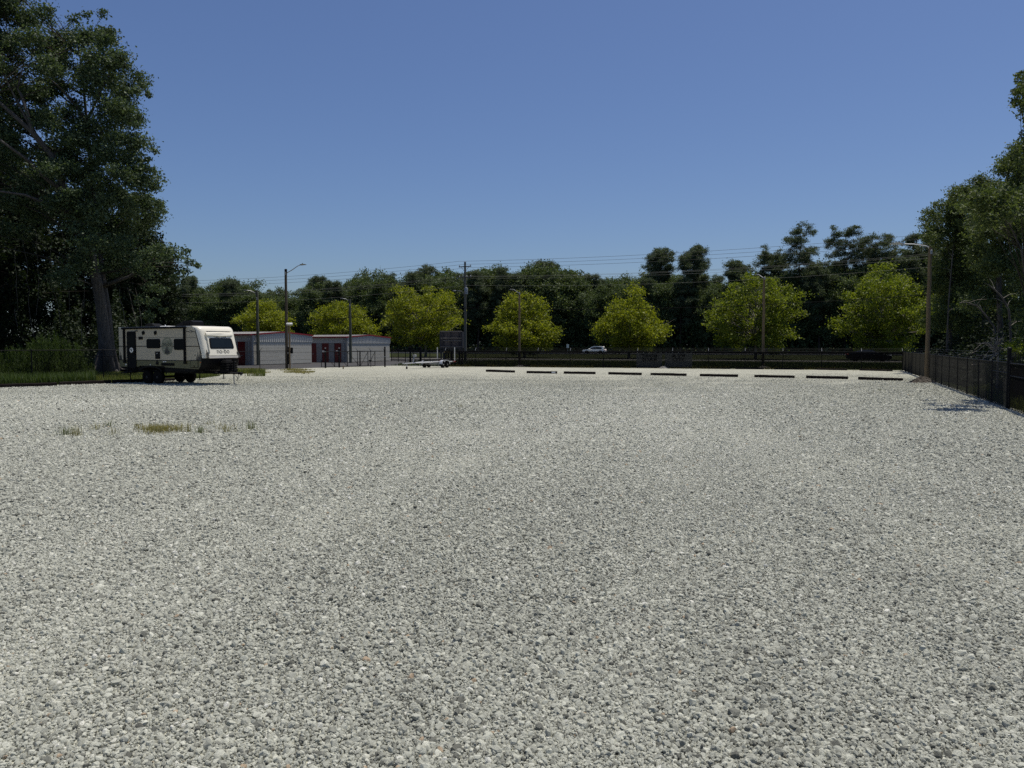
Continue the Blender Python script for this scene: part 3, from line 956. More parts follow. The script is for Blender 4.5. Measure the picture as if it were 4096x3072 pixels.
def camper():
    c = empty('camper_trailer', (-18.64, 42.10, 0), R(-26), 'cream and olive camper trailer on tandem black wheels at the left of the lot', 'trailer')
    HW = 1.19
    # main cream shell
    upper = [(-2.45, 1.27), (-2.45, 2.96), (-2.41, 3.0), (3.12, 3.02), (3.30, 2.93), (3.74, 1.60), (3.78, 1.27)]
    MB().prism(upper, -HW, HW).build('wall', 'cream_paint', c)
    lower = [(-2.45, .90), (-2.45, 1.262), (3.775, 1.262), (3.70, 1.0), (3.52, .84), (1.15, .90), (1.0, .97), (-.85, .97), (-1.0, .90)]
    MB().prism(lower, -HW + .004, HW - .004).build('lower_wall', 'olive_paint', c)
    MB().prism([(-2.45, .86), (-2.45, .90), (3.45, .84), (3.2, .70), (1.0, .70), (.95, .98), (-.8, .98), (-.9, .74), (-2.2, .78)], -HW + .05, HW - .05).build('underbelly', 'black_plastic', c)
    S = -HW           # the side that faces the camera
    def side_box(x0, x1, z0, z1, t, name, mat, par=c, c_=.01): return MB().bbox(x0, x1, S - t, S + .004, z0, z1, c_).build(name, mat, par)
    # trim lines
    side_box(-2.45, 3.42, 2.452, 2.475, .006, 'stripe', 'stripe_grey', c_=.002)
    side_box(-2.45, 3.60, 1.985, 2.02, .008, 'stripe', 'black_trim', c_=.002)
    side_box(-2.45, 3.76, 1.25, 1.285, .008, 'stripe', 'black_trim', c_=.002)
    side_box(2.68, 3.32, 2.745, 2.775, .008, 'stripe', 'black_trim', c_=.002)
    # oval mark on the front stripe
    em = MB().lathe([(.085, -.012), (.085, .004)], (3.0, S - .002, 2.76), 'y', 18).build('emblem', 'stripe_grey', c)
    MB().lathe([(.062, -.016), (.062, .0)], (3.0, S - .002, 2.76), 'y', 18).build('emblem_face', 'cream_paint', em)
    MB().box(2.995, 3.005, S - .022, S - .015, 2.70, 2.82).box(2.945, 3.055, S - .0225, S - .0155, 2.757, 2.767).build('emblem_cross', 'stripe_grey', em)
    # entry door
    dr = MB()
    pts = []
    for cx, cz, a0 in ((-1.19, 2.70, 0), (-1.69, 2.70, 90), (-1.69, .93, 180), (-1.19, .93, 270)):
        for q in range(5):
            an = R(a0 + q * 22.5)
            pts.append((cx + .10 * math.cos(an), cz + .10 * math.sin(an)))
    dr.prism(pts, S - .028, S + .01)
    door = dr.build('door', 'black_trim', c)
    MB().bbox(-1.68, -1.20, S - .036, S - .026, 1.95, 2.62, .02).build('door_window', 'side_glass', door)
    bd = MB().lathe([(.135, -.040), (.135, -.026)], (-1.43, S, 1.80), 'y', 20).build('round_badge', 'white_plastic', door)
    bp = [(-.05, .07), (.03, .08), (.02, .03), (.06, .0), (.0, -.08), (-.03, -.02), (-.07, 0)]
    MB().prism([(-1.43 + x, 1.80 + z) for x, z in bp], S - .046, S - .039).build('badge_mark', 'dark_ink', bd)
    MB().bbox(-1.20, -1.15, S - .07, S - .026, 1.55, 1.75, .01).build('door_handle', 'black_plastic', door)
    st = MB().bbox(-1.76, -1.12, S - .30, S + .02, .62, .66, .01)
    st.box(-1.72, -1.70, S - .05, S, .62, .90); st.box(-1.18, -1.16, S - .05, S, .62, .90)
    st.build('entry_step', 'black_metal', c)
    # grab rail left of the door
    MB().tube([(-1.86, S, 1.95), (-1.86, S - .08, 1.92), (-1.86, S - .08, 1.38), (-1.86, S, 1.35)], .015, 6).build('grab_rail', 'black_plastic', c)
    # windows
    def rr_poly(x0, x1, z0, z1, r):
        out = []
        for cx, cz, a0 in ((x1 - r, z1 - r, 0), (x0 + r, z1 - r, 90), (x0 + r, z0 + r, 180), (x1 - r, z0 + r, 270)):
            for q in range(5): out.append((cx + r * math.cos(R(a0 + q * 22.5)), cz + r * math.sin(R(a0 + q * 22.5))))
        return out
    for (x0, x1) in ((-.27, .76), (1.78, 2.62)):
        w = MB().prism(rr_poly(x0, x1, 1.82 if x0 > 1 else 1.90, 2.39, .09), S - .022, S + .01).build('window', 'black_trim', c)
        MB().prism(rr_poly(x0 + .035, x1 - .035, (1.82 if x0 > 1 else 1.90) + .035, 2.355, .07), S - .028, S).build('pane', 'side_glass', w)
    # round lakeside logo
    def disc(cx, cz, rx, rz, n=40): return [(cx + rx * math.cos(2 * math.pi * i / n), cz + rz * math.sin(2 * math.pi * i / n)) for i in range(n)]
    lg = MB().prism(disc(1.27, 2.02, .43, .47), S - .007, S + .004).build('logo', 'logo_green', c)
    lt = MB()
    for (x0, x1, z) in ((.93, 1.30, 2.28), (1.10, 1.52, 2.36), (.90, 1.22, 1.84), (1.22, 1.58, 1.72)):
        lt.prism([(x0, z), ((x0 + x1) / 2, z - .018), (x1, z), ((x0 + x1) / 2, z + .02)], S - .011, S - .004)
    lt.build('logo_clouds', 'cream_paint', lg)
    tr = MB()
    for (x, h) in ((1.14, .28), (1.22, .40), (1.31, .36), (1.40, .25)):
        for k_ in range(4):
            z0 = 1.62 + h * k_ / 5
            w_ = .07 * (1 - k_ / 5)
            tr.prism([(x - w_, z0), (x + w_, z0), (x, z0 + h / 2.2)], S - .0125 - .0006 * k_, S - .006)
    tr.build('logo_trees', 'dark_ink', lg)
    MB().box(.86, 1.68, S - .012, S - .005, 1.985, 1.998).build('logo_line', 'cream_paint', lg)
    side_rot = Matrix.Rotation(R(90), 4, 'X')
    text_mesh('no-bo', .30, 'logo_lettering', 'dark_ink', Matrix.Translation((1.27, S - .012, 2.13)) @ side_rot, lg)
    # porch speakers, vent, porch light, outlets, hatches
    for x in (-.5, .42):
        sp = MB().lathe([(.10, -.03), (.085, -.05), (.03, -.05), (.11, .005)][::-1], (x, S, 2.72), 'y', 14).build('speaker', 'black_plastic', c, True)
        MB().bbox(x - .05, x + .05, S - .055, S - .03, 2.60, 2.66, .008).build('speaker_bracket', 'black_plastic', sp)
    side_box(-.88, -.56, 2.36, 2.52, .03, 'vent_cover', 'black_plastic')
    side_box(-1.12, -.94, 2.80, 2.84, .06, 'porch_light', 'black_plastic')
    oc = side_box(.36, .73, 1.34, 1.73, .02, 'outside_hatch', 'black_trim', c_=.03)
    MB().bbox(.48, .56, S - .03, S - .018, 1.60, 1.66, .005).build('hatch_lock', 'galvanised', oc)
    h = side_box(2.95, 3.50, .90, 1.30, .016, 'storage_hatch', 'black_trim', c_=.05)
    MB().bbox(2.98, 3.47, S - .022, S - .012, .93, 1.27, .04).build('hatch_panel', 'olive_paint', h)
    MB().bbox(3.20, 3.27, S - .035, S - .02, .95, 1.02, .006).build('hatch_latch', 'black_plastic', h)
    v = side_box(.80, 1.78, .99, 1.13, .02, 'furnace_vent', 'black_plastic', c_=.015)
    for k_ in range(4): MB().box(.84, 1.74, S - .028, S - .018, 1.01 + k_ * .028, 1.022 + k_ * .028).build('louvre', 'black_trim', v)
    side_box(.40, .60, 1.03, 1.18, .02, 'socket_cover', 'black_plastic')
    side_box(.42, .56, 1.20, 1.25, .012, 'socket_cover', 'black_plastic')
    side_box(.93, 1.04, 1.17, 1.22, .012, 'water_inlet', 'white_plastic')
    side_box(1.07, 1.18, 1.18, 1.225, .012, 'water_inlet', 'white_plastic')
    side_box(-.06, .0, 1.0, 1.06, .012, 'cable_inlet', 'white_plastic')
    side_box(-1.98, -1.88, .98, 1.06, .012, 'side_marker', 'white_plastic')
    side_box(3.62, 3.70, 1.16, 1.20, .012, 'side_marker', 'amber')
    MB().lathe([(.03, -.012), (.03, .003)], (3.28, S, 1.55), 'y', 10).build('key_hole', 'black_trim', c)
    # awning: roll along the roof edge, two arms down the wall
    MB().tube([(-2.12, S - .06, 2.97), (2.70, S - .06, 2.985)], .055, 10).build('awning_roll', 'black_plastic', c, True)
    for x in (-1.99, 2.58):
        a = MB().bbox(x - .065, x + .065, S - .075, S + .002, 1.20, 2.97, .012).build('awning_arm', 'black_plastic', c)
        MB().bbox(x - .02, x + .02, S - .095, S - .07, 1.25, 2.80, .006).build('strut', 'black_trim', a)
        MB().bbox(x - .09, x + .09, S - .07, S + .002, 1.10, 1.21, .01).build('arm_foot', 'black_plastic', a)
    # pine silhouettes printed low on the corners
    pr = MB()
    for i, (x, h_) in enumerate(((3.40, .22), (3.48, .42), (3.56, .30), (3.63, .46), (3.69, .28))):
        for k_ in range(4):
            z0 = 1.286 + h_ * k_ / 5
            w_ = .05 * (1 - k_ / 5)
            pr.prism([(x - w_, z0), (x + w_, z0), (x, z0 + h_ / 2.2)], S - .006 - .0008 * k_ - .0003 * i, S + .002)
    for i, (x, h_) in enumerate(((-2.40, .30), (-2.34, .42), (-2.28, .26))):
        for k_ in range(4):
            z0 = 1.286 + h_ * k_ / 5
            w_ = .05 * (1 - k_ / 5)
            pr.prism([(x - w_, z0), (x + w_, z0), (x, z0 + h_ / 2.2)], S - .006 - .0008 * k_ - .0003 * i, S + .002)
    pr.build('pine_silhouettes', 'dark_ink', c)
    # front cap: loft of outlines, front face slightly narrower than the body
    def loft(rows, name, mat, par, smooth=True):
        vs, fs = [], []
        n = len(rows[0])
        for r_ in rows: vs += r_
        for i in range(len(rows) - 1):
            for j in range(n - 1):
                fs.append((i * n + j, i * n + j + 1, (i + 1) * n + j + 1, (i + 1) * n + j))
        return MB().add(vs, fs).build(name, mat, par, smooth)
    def row(xb, xf, z, hw, bul=.06):
        o = [(xb, -HW - .012, z), (xf - .22, -HW - .012, z), (xf - .08, -HW + .05, z), (xf, -HW + .16, z)]
        o += [(xf + bul * (1 - (t / .8) ** 2), t, z) for t in (-.8, -.4, 0, .4, .8)]
        o += [(xf, HW - .16, z), (xf - .08, HW - .05, z), (xf - .22, HW + .012, z), (xb, HW + .012, z)]
        return o
    prof = [(3.02, 3.08, 3.045), (3.08, 3.30, 3.05), (3.14, 3.46, 3.0), (3.24, 3.56, 2.90), (3.31, 3.62, 2.78), (3.40, 3.68, 2.55), (3.50, 3.76, 2.25), (3.60, 3.84, 1.95), (3.69, 3.92, 1.65), (3.75, 3.96, 1.40)]
    cap = loft([row(a, b_, z, HW) for a, b_, z in prof], 'front_cap', 'cap_white', c)
    MB().add(row(3.02, 3.08, 3.045, HW), [tuple(range(13))]).build('cap_top', 'cap_white', cap)
    sk = [(3.752, 3.965, 1.402), (3.74, 3.97, 1.2), (3.66, 3.90, 1.0), (3.50, 3.72, .82), (3.3, 3.45, .74)]
    loft([row(a, b_, z, HW) for a, b_, z in sk], 'nose_skirt', 'black_plastic', c)
    # black edge moulding between cap and side
    MB().tube([(3.30, S - .01, 2.93), (3.42, S - .014, 2.60), (3.60, S - .014, 2.02), (3.72, S - .012, 1.62), (3.76, S - .01, 1.3)], .022, 6).build('edge_moulding', 'black_trim', c)
    # things on the sloping face: frame with origin on the face
    F0, F1 = Vector((3.93, 0, 1.65)), Vector((3.63, 0, 2.78))
    up = (F1 - F0).normalized()
    nr = Vector((up.z, 0, -up.x))
    FM = Matrix(((0, up.x, nr.x, F0.x + .055), (1, 0, 0, 0), (0, up.z, nr.z, F0.z), (0, 0, 0, 1)))   # columns: right, up, out
    def face(poly, t0, t1, name, mat, par):
        n = len(poly)
        vs = [FM @ Vector((u, v_, t0)) for u, v_ in poly] + [FM @ Vector((u, v_, t1)) for u, v_ in poly]
        fs = [tuple(range(n)), tuple(range(2 * n - 1, n - 1, -1))] + [(i, i + n, (i + 1) % n + n, (i + 1) % n) for i in range(n)]
        return MB().add(vs, fs).build(name, mat, par)
    # raised surround
    face([(-.94, -.12), (.94, -.12), (.86, .02), (.84, .85), (.90, .98), (-.90, .98), (-.84, .85), (-.86, .02)], -.06, .012, 'window_surround', 'cap_white', cap)
    w = face([(-.74, .24), (.74, .24), (.80, .30), (.76, .74), (.68, .80), (-.68, .80), (-.76, .74), (-.80, .30)], 0, .028, 'front_window', 'black_trim', cap)
    face([(-.68, .29), (.68, .29), (.72, .34), (.69, .70), (.63, .75), (-.63, .75), (-.69, .70), (-.72, .34)], .02, .034, 'pane', 'dark_glass', w)
    face([(-.96, -.26), (.96, -.26), (1.0, -.14), (-1.0, -.14)], -.06, .008, 'lower_panel', 'cap_grey', cap)
    # brow above the window
    bw = MB()
    vs = []
    for (v_, t) in ((.92, .0), (.95, .075), (1.06, .085), (1.14, .0)):
        for u in (-.88, -.72, 0, .72, .88):
            vs.append(FM @ Vector((u, v_ - .05 * (1 - (u / .88) ** 2) * (v_ < 1), t * (1 if abs(u) < .8 else .3))))
    bw.add(vs, [(r_ * 5 + i, r_ * 5 + i + 1, r_ * 5 + i + 6, r_ * 5 + i + 5) for r_ in range(3) for i in range(4)])
    bw.build('brow', 'cap_white', cap, True)
    face([(-.8, 1.165), (.8, 1.165), (.8, 1.185), (-.8, 1.185)], -.05, .03, 'marker_strip', 'cap_grey', cap)
    text_mesh('FOREST RIVER', .115, 'cap_lettering', 'dark_ink', FM @ Matrix.Translation((0, .855, .018)), cap, sx=1.15)
    for (s_, u) in (('no', -.24), ('bo', .25)):
        text_mesh(s_, .36, 'cap_lettering', 'dark_ink', FM @ Matrix.Translation((u, .10, .018)), cap)
    face([(-.03, .045), (.03, .045), (0, .13)], .01, .018, 'lettering_tree', 'dark_ink', cap)
    for sgn in (-1, 1):
        cp = MB()
        pts = []
        for i, (u, h_) in enumerate(((.98, .30), (1.04, .42), (1.09, .26))):
            for k_ in range(3):
                z0 = -.24 + h_ * k_ / 4
                w_ = .045 * (1 - k_ / 4)
                tri = [(sgn * u - w_, z0), (sgn * u + w_, z0), (sgn * u, z0 + h_ / 1.9)]
                cp.add([FM @ Vector((a, b_, .006 + .001 * k_ + .0004 * i)) for a, b_ in tri] + [FM @ Vector((a, b_, -.03)) for a, b_ in tri], [(0, 1, 2), (3, 5, 4), (0, 3, 4, 1), (1, 4, 5, 2), (2, 5, 3, 0)])
        cp.build('pine_silhouettes', 'dark_ink', cap)
    # roof: membrane edge, air conditioner, vents
    rf = MB().prism([(-2.45, 3.0), (3.05, 3.022), (3.05, 3.05), (-2.45, 3.03)], -HW - .01, HW + .01).build('roof', 'white_plastic', c)
    ac = MB()
    prof_ac = [(.95, 3.04), (1.0, 3.16), (1.25, 3.22), (1.55, 3.36), (2.05, 3.37), (2.22, 3.30), (2.26, 3.06)]
    ac.prism(prof_ac, -.36, .36)
    a = ac.build('air_conditioner', 'black_plastic', c)
    for i in range(5): MB().box(1.5 + i * .11, 1.55 + i * .11, -.38, .38, 3.10, 3.24).build('grille_slat', 'black_trim', a)
    vt = MB().prism([(-1.55, 3.03), (-1.50, 3.16), (-1.30, 3.26), (-1.0, 3.24), (-.72, 3.10), (-.70, 3.03)], -.28, .28).build('roof_vent', 'black_plastic', c)
    MB().bbox(-.35, .25, -.3, .3, 3.03, 3.10, .03).build('roof_vent_lid', 'white_plastic', c)
    MB().tube([(-.5, .2, 3.03), (-.5, .2, 3.18)], .03, 8).build('vent_pipe', 'white_plastic', c)
    MB().bbox(2.45, 2.85, .2, .6, 3.03, 3.12, .03).build('antenna_dome', 'black_plastic', c)
    # chassis, wheels, mudguards
    ch = MB()
    for y in (-.85, .85): ch.box(-2.4, 3.5, y - .05, y + .05, .60, .74)
    for x in (-2.35, -1.4, 1.4, 2.8): ch.box(x - .04, x + .04, -.9, .9, .62, .72)
    ch.build('chassis', 'black_metal', c)
    for x in (-.40, .40):
        for y in (-1.03, 1.03):
            wheel(c, x, y, .365, .365, .23, -1 if y < 0 else 1)
        MB().tube([(x, -1.0, .365), (x, 1.0, .365)], .04, 8).build('axle', 'black_metal', c)
    for y in (-1.17, 1.17):
        sg = 1 if y > 0 else -1
        vs, fs = [], []
        for i in range(13):
            an = R(180 - i * 15)
            vs += [(.86 * math.cos(an), y - sg * .02, .68 + .30 * math.sin(an)), (.86 * math.cos(an), y + sg * .05, .68 + .30 * math.sin(an)),
                   (.74 * math.cos(an), y + sg * .05, .68 + .22 * math.sin(an))]
        for i in range(12):
            for q in (0, 1): fs.append((i * 3 + q, i * 3 + q + 1, i * 3 + q + 4, i * 3 + q + 3))
        MB().add(vs, fs).build('mudguard', 'black_plastic', c, True)
    # stabiliser jacks, spare step
    for x in (-2.1, 3.15):
        for y in (-.8, .8):
            j = MB().tube([(x, y, .66), (x, y, .30 if x > 0 else .02)], .025, 6).lathe([(.10, 0), (.10, .02)], (x, y, .28 if x > 0 else 0), 'z', 10)
            j.build('stabiliser_leg', 'black_metal', c)
    MB().bbox(-2.42, -1.9, -1.16, -.5, .55, .60, .01).build('rear_tray', 'black_metal', c)
    # tongue, coupler, jack and tank cover
    tg = MB()
    for s_ in (-1, 1):
        tg.tube([(3.2, s_ * .80, .66), (5.1, s_ * .07, .62)], .055, 4)
    tg.box(3.9, 4.02, -.55, .55, .58, .66)
    t_ = tg.build('tongue', 'black_metal', c)
    MB().bbox(5.0, 5.28, -.08, .08, .56, .68, .02).build('coupler', 'black_metal', t_)
    MB().lathe([(.02, 0), (.07, .01), (.07, .05), (.02, .06)], (5.22, 0, .50), 'z', 10).build('ball_socket', 'galvanised', t_)
    jk = MB().tube([(4.72, 0, .03), (4.72, 0, .75)], .028, 10).lathe([(.12, 0), (.12, .025)], (4.72, 0, 0.0), 'z', 12)
    j_ = jk.build('tongue_jack', 'galvanised', c, True)
    MB().tube([(4.72, 0, .55), (4.72, 0, 1.30)], .045, 10).build('jack_housing', 'black_plastic', j_, True)
    MB().bbox(4.63, 4.80, -.08, .08, 1.22, 1.42, .03).build('jack_motor', 'black_plastic', j_)
    tk = MB()
    for (z0, z1, gx, gy) in ((.68, .84, .26, .40), (.85, .96, .25, .39), (.97, 1.08, .24, .38), (1.09, 1.22, .23, .36), (1.22, 1.30, .18, .30)):
        tk.bbox(4.36 - gx, 4.36 + gx, -gy, gy, z0, z1, .03)
    tk.build('tank_cover', 'black_plastic', c)
    MB().tube([(5.1, .06, .58), (5.0, .1, .40), (4.85, .12, .34), (4.7, .12, .50)], .012, 5).build('safety_chain', 'galvanised', c)
    MB().tube([(5.1, -.06, .58), (5.05, -.1, .30), (5.02, -.1, .22)], .016, 5).build('plug_cable', 'black_plastic', c)
    # rear bumper and tail lights
    MB().bbox(-2.62, -2.52, -1.05, 1.05, .62, .74, .01).build('rear_bumper', 'black_metal', c)
    for y in (-1.0, 1.0): MB().bbox(-2.48, -2.45, y - .08, y + .08, 1.05, 1.25, .01).build('tail_light', 'red_lens', c)
camper()

# ================================================================== poles
def light_pole(base, h, r, wood, label, arm, head, mound=None, cap=False, group='light poles round the lot', name='light_pole', arm_drop=.25, armmat='galvanised', straight=False):
    e = empty(name, base, 0, label, 'pole', group)
    n = 9
    rng = random.Random(int(base.x * 10))
    pts = [(rng.uniform(-.004, .004) * i, rng.uniform(-.004, .004) * i, h * i / (n - 1)) for i in range(n)]
    rs = [r * (1.12 - .30 * i / (n - 1)) for i in range(n)]
    s = MB().tube(pts, rs, 14).build('shaft', wood, e, True)
    if cap: MB().lathe([(r * .92, -.28), (r * .92, .02), (r * .5, .05)], (pts[-1][0], pts[-1][1], h), 'z', 12).build('cap', 'black_metal', e, True)
    a = Vector(arm)                       # arm end relative to the pole top
    top = Vector((pts[-1][0], pts[-1][1], h - arm_drop))
    end = Vector((pts[-1][0], pts[-1][1], h)) + a
    if straight:
        path = [top, top.lerp(end, .45), top.lerp(end, .8) + Vector((0, 0, .05)), end]
    else:
        path = [top, top + Vector((a.x * .06, a.y * .06, .30)), top + Vector((a.x * .16, a.y * .16, (end.z - top.z) * .72)), top.lerp(end, .6) + Vector((0, 0, (end.z - top.z) * .34)), end]
    MB().tube(path, [.035, .035, .033, .03, .028][:len(path)], 8).build('arm', armmat, e, True)
    MB().bbox(-.05, .05, -r - .06, r * .5, h - arm_drop - .12, h - arm_drop + .12, .01).build('bracket', 'galvanised', e)
    hd = Vector((a.x, a.y, 0)).normalized()
    ang = math.atan2(hd.y, hd.x)
    M = Matrix.Translation(end) @ Matrix.Rotation(ang, 4, 'Z') @ Matrix.Rotation(R(-4), 4, 'Y')
    l, w = head
    prof = [(-.08, -.03), (-.05, .035), (l * .35, .06), (l * .75, .035), (l, -.01), (l * .95, -.04), (.0, -.05)]
    hm = MB()
    vs = [M @ Vector((x, -w / 2 * (1 if 0 < x < l * .9 else .55), z)) for x, z in prof] + [M @ Vector((x, w / 2 * (1 if 0 < x < l * .9 else .55), z)) for x, z in prof]
    k_ = len(prof)
    hm.add(vs, [tuple(range(k_)), tuple(range(2 * k_ - 1, k_ - 1, -1))] + [(i, i + k_, (i + 1) % k_ + k_, (i + 1) % k_) for i in range(k_)])
    lh = hm.build('lamp_head', armmat, e)
    MB().lathe([(.035, 0), (.04, .02), (.035, .07), (.015, .09)], M @ Vector((l * .3, 0, .05)), 'z', 10).build('photocell', 'black_plastic', lh, True)
    return e
b0 = G(1148, 1475)
p1 = light_pole(b0, 8.55, .125, 'pole_wood_dark', 'tall dark wooden light pole with arm to the right, beside the camper', (1.35, -.2, .38), (.5, .3), cap=True, arm_drop=.35, straight=True)
MB().bbox(.05, .19, -.10, .05, .4, 1.9, .01).build('cable_guard', 'black_plastic', p1)
MB().bbox(.10, .16, -.16, -.08, 1.3, 1.42, .01).build('meter_box', 'galvanised', p1)
light_pole(G(1033, 1461), 7.55, .15, 'pole_wood_green', 'greenish wooden light pole in front of the nearer storage building', (-.95, -.3, .0), (.35, .2), arm_drop=.85)
light_pole(G(1402.5, 1451.5), 7.3, .155, 'pole_wood_green', 'greenish wooden light pole in front of the farther storage building', (-.72, -.3, .02), (.3, .2), arm_drop=.75)
light_pole(G(2078, 1464), 7.15, .115, 'pole_wood_brown', 'brown wooden light pole at the back fence, arm raised to the left', (-.62, -.15, .28), (.36, .22), arm_drop=.1, straight=True)
light_pole(G(3051, 1474), 8.0, .115, 'pole_wood_brown', 'brown wooden light pole at the back fence, lamp seen end on', (-.3, .9, .25), (.36, .22), arm_drop=.15, straight=True)
light_pole(G(3706, 1527), 7.55, .115, 'pole_wood_brown', 'nearest wooden light pole by the right fence with silver lamp arm', (-1.42, .25, .20), (.68, .34), arm_drop=.3, armmat='aluminium')

# short service post beside the tall dark pole
sp_ = empty('service_post', G(1160, 1478), 0, 'short brown wooden service post with floodlights beside the tall dark pole', 'post')
MB().bbox(-.055, .055, -.05, .05, 0, 3.75, .012).build('timber', 'pole_wood_brown', sp_)
for (x, a_) in ((-.10, -25), (.14, 20)):
    M = Matrix.Translation((x, -.05, 3.82)) @ Matrix.Rotation(R(a_), 4, 'Z') @ Matrix.Rotation(R(35), 4, 'X')
    f_ = MB().bbox(-.13, .13, -.08, .06, -.09, .09, .02, M).build('floodlight', 'white_plastic', sp_)
    MB().bbox(-.11, .11, -.095, -.08, -.07, .07, .01, M).build('lens', 'headlamp', f_)
MB().bbox(.09, .27, -.10, .06, 1.35, 1.85, .02).build('switch_box', 'black_plastic', sp_)
MB().tube([(.16, -.02, 0), (.16, -.02, 1.36)], .03, 8).build('conduit', 'conduit', sp_)

# ------------------------------------------------------------------ utility poles and lines
UP = [Vector((-55.2, 120.0, 0)), Vector((-6.15, 102.0, 0)), Vector((62, 77.0, 0))]
UH = [11.7, 12.9, 14.9]
def utility_pole(base, h, label, lamp=True):
    e = empty('utility_pole', base, 0, label, 'utility pole', 'utility poles along the road')
    MB().tube([(0, 0, h * i / 8) for i in range(9)], [.20 - .07 * i / 8 for i in range(9)], 14).build('shaft', 'pole_wood_grey', e, True)
    MB().lathe([(.14, -.12), (.14, .02), (.05, .05)], (0, 0, h), 'z', 12).build('cap', 'galvanised', e, True)
    cross = Vector((.84, -.54, 0)).normalized()     # the arms run to the right and a little towards the viewer
    for lvl, (z, n) in enumerate(((h - .62, 3), (h - 2.0, 4))):
        d = cross.normalized()
        M = Matrix.Translation((0, -.16, z)) @ Matrix.Rotation(math.atan2(d.y, d.x), 4, 'Z')
        a = MB().bbox(-.98, .98, -.05, .05, -.06, .06, .01, M).build('cross_arm', 'pole_wood_grey', e)
        for sg in (-1, 1):
            MB().tube([M @ Vector((sg * .6, 0, -.05)), Vector((0, -.14, z - .75))], .022, 5).build('brace', 'galvanised', e)
        for i in range(n):
            u = -.9 + 1.8 * i / (n - 1)
            q = M @ Vector((u, 0, .06))
            MB().lathe([(.03, 0), (.06, .03), (.035, .08), (.06, .11), (.03, .17)], q, 'z', 8).build('insulator', 'white_plastic' if lvl else 'galvanised', a, True)
    t = MB().lathe([(.05, 0), (.21, .02), (.22, .35), (.22, .80), (.19, .86), (.06, .9)], (.16, -.34, h - 4.25), 'z', 14).build('transformer', 'galvanised', e, True)
    MB().tube([(.16, -.34, h - 3.35), (.14, -.34, h - 3.05)], .035, 6).build('bushing', 'white_plastic', t)
    if lamp:
        MB().tube([(-.1, 0, h - 4.6), (-.2, 0, h - 4.0), (-.5, -.05, h - 3.8), (-1.25, -.1, h - 3.76)], .03, 6).build('lamp_arm', 'galvanised', e, True)
        MB().bbox(-1.62, -1.2, -.22, .02, h - 3.84, h - 3.70, .03).build('lamp_head', 'galvanised', e)
    return e
utility_pole(UP[0], UH[0], 'grey wooden utility pole seen behind the camper, wires leading to it')
utility_pole(UP[1], UH[1], 'tall grey utility pole with two cross arms and transformer behind the sign board')
utility_pole(UP[2], UH[2], 'grey wooden utility pole hidden among the trees at the right', False)
END = Vector((-140, 151, 0))
def wire(name, offs, r, mat, sag, label, zr=0):
    pts = []
    P = [END + Vector((offs[0], offs[1], 11.7 + offs[2]))] + [UP[i] + Vector((offs[0], offs[1], UH[i] + offs[2] + (zr if i == 2 else 0))) for i in range(3)] + [Vector((150 + offs[0], 45 + offs[1], 14.9 + offs[2]))]
    for i in range(len(P) - 1):
        for k_ in range(14 if i < len(P) - 2 else 15):
            t = k_ / 14
            p = P[i].lerp(P[i + 1], t)
            p.z -= sag * 4 * t * (1 - t) * (1.6 if i == 2 else 1)
            pts.append(p)
    o = MB().tube(pts, r, 4, False).build(name, mat, None, fix=False)
    tag(o, label, 'power line', 'power lines strung between the utility poles')
up_dirs = [(-.8, .35), (0.0, -.16), (.8, -.62)]
for (q, z, s_, lab) in ((0, .12, .55, 'topmost thin power line crossing the sky'), (1, -.32, .55, 'second thin power line from the top crossing the sky'), (2, -.78, .55, 'third thin power line from the top crossing the sky')):
    wire('power_line', (*up_dirs[q], z), .015, 'grey_wire', s_, lab)
for (q, z, s_, lab) in ((0, -1.80, .7, 'upper line of the lower cross arms, fourth from the top'), (1, -1.92, .7, 'middle line of the lower cross arms, fifth from the top'), (2, -2.18, .7, 'lowest line of the lower cross arms, sixth from the top')):
    wire('power_line', (*up_dirs[q], z), .011, 'pale_wire', s_, lab)
wire('power_line', (0, -.2, -3.05), .011, 'pale_wire', .8, 'single pale neutral line below the two cross arms')
wire('power_line', (-.2, -.2, -6.0), .030, 'black_wire', .8, 'thick black cable, lowest of the lines, crossing the yellow trees', 0)

# ================================================================== sign board seen from behind
sb = empty('sign_board', (-6.0, 76.5, 0), R(-8), 'dark wooden sign board seen from behind at the left end of the back fence', 'sign')
W_ = 2.2
for i in range(9):
    x0 = -W_ / 2 + i * W_ / 9
    q = random.Random(i)
    MB().bbox(x0 + .004, x0 + W_ / 9 - .004, .0 + q.uniform(-.006, .006), .035, 1.82, 3.36 + q.uniform(-.01, .01), .006).build('plank', 'sign_board', sb)
for x in (-1.06, -.78, -.02, .80, 1.05):
    MB().bbox(x - .055, x + .055, -.10, -.012, 0.0 if abs(x) < 1 else 1.2, 3.38, .01).build('post', 'sign_frame', sb)
for (z, m_) in ((2.68, 'sign_rail'), (2.42, 'sign_rail'), (1.82, 'sign_rail'), (3.34, 'sign_rail')):
    MB().bbox(-1.05 if z != 2.42 else -.8, 1.08, -.14, -.102, z, z + .09, .01).build('cross_rail', m_, sb)
for x in (-1.12, -.8, 0, .78, 1.02):
    MB().bbox(x - .07, x + .07, .30, .42, 0.0, 1.75, .01).build('leg', 'sign_frame', sb)
MB().bbox(-1.16, -1.10, -.10, .42, 1.75, 3.36, .01).build('side_panel', 'sign_frame', sb)
MB().bbox(1.10, 1.16, -.10, .42, 1.75, 3.36, .01).build('side_panel', 'sign_frame', sb)
MB().bbox(-1.1, 1.1, .38, .42, 1.78, 3.36, .01).build('front_face', 'sign_frame', sb)
MB().bbox(-.72, -.02, -.16, -.13, 1.28, 1.42, .006).build('notice', 'yellow_sign', sb)
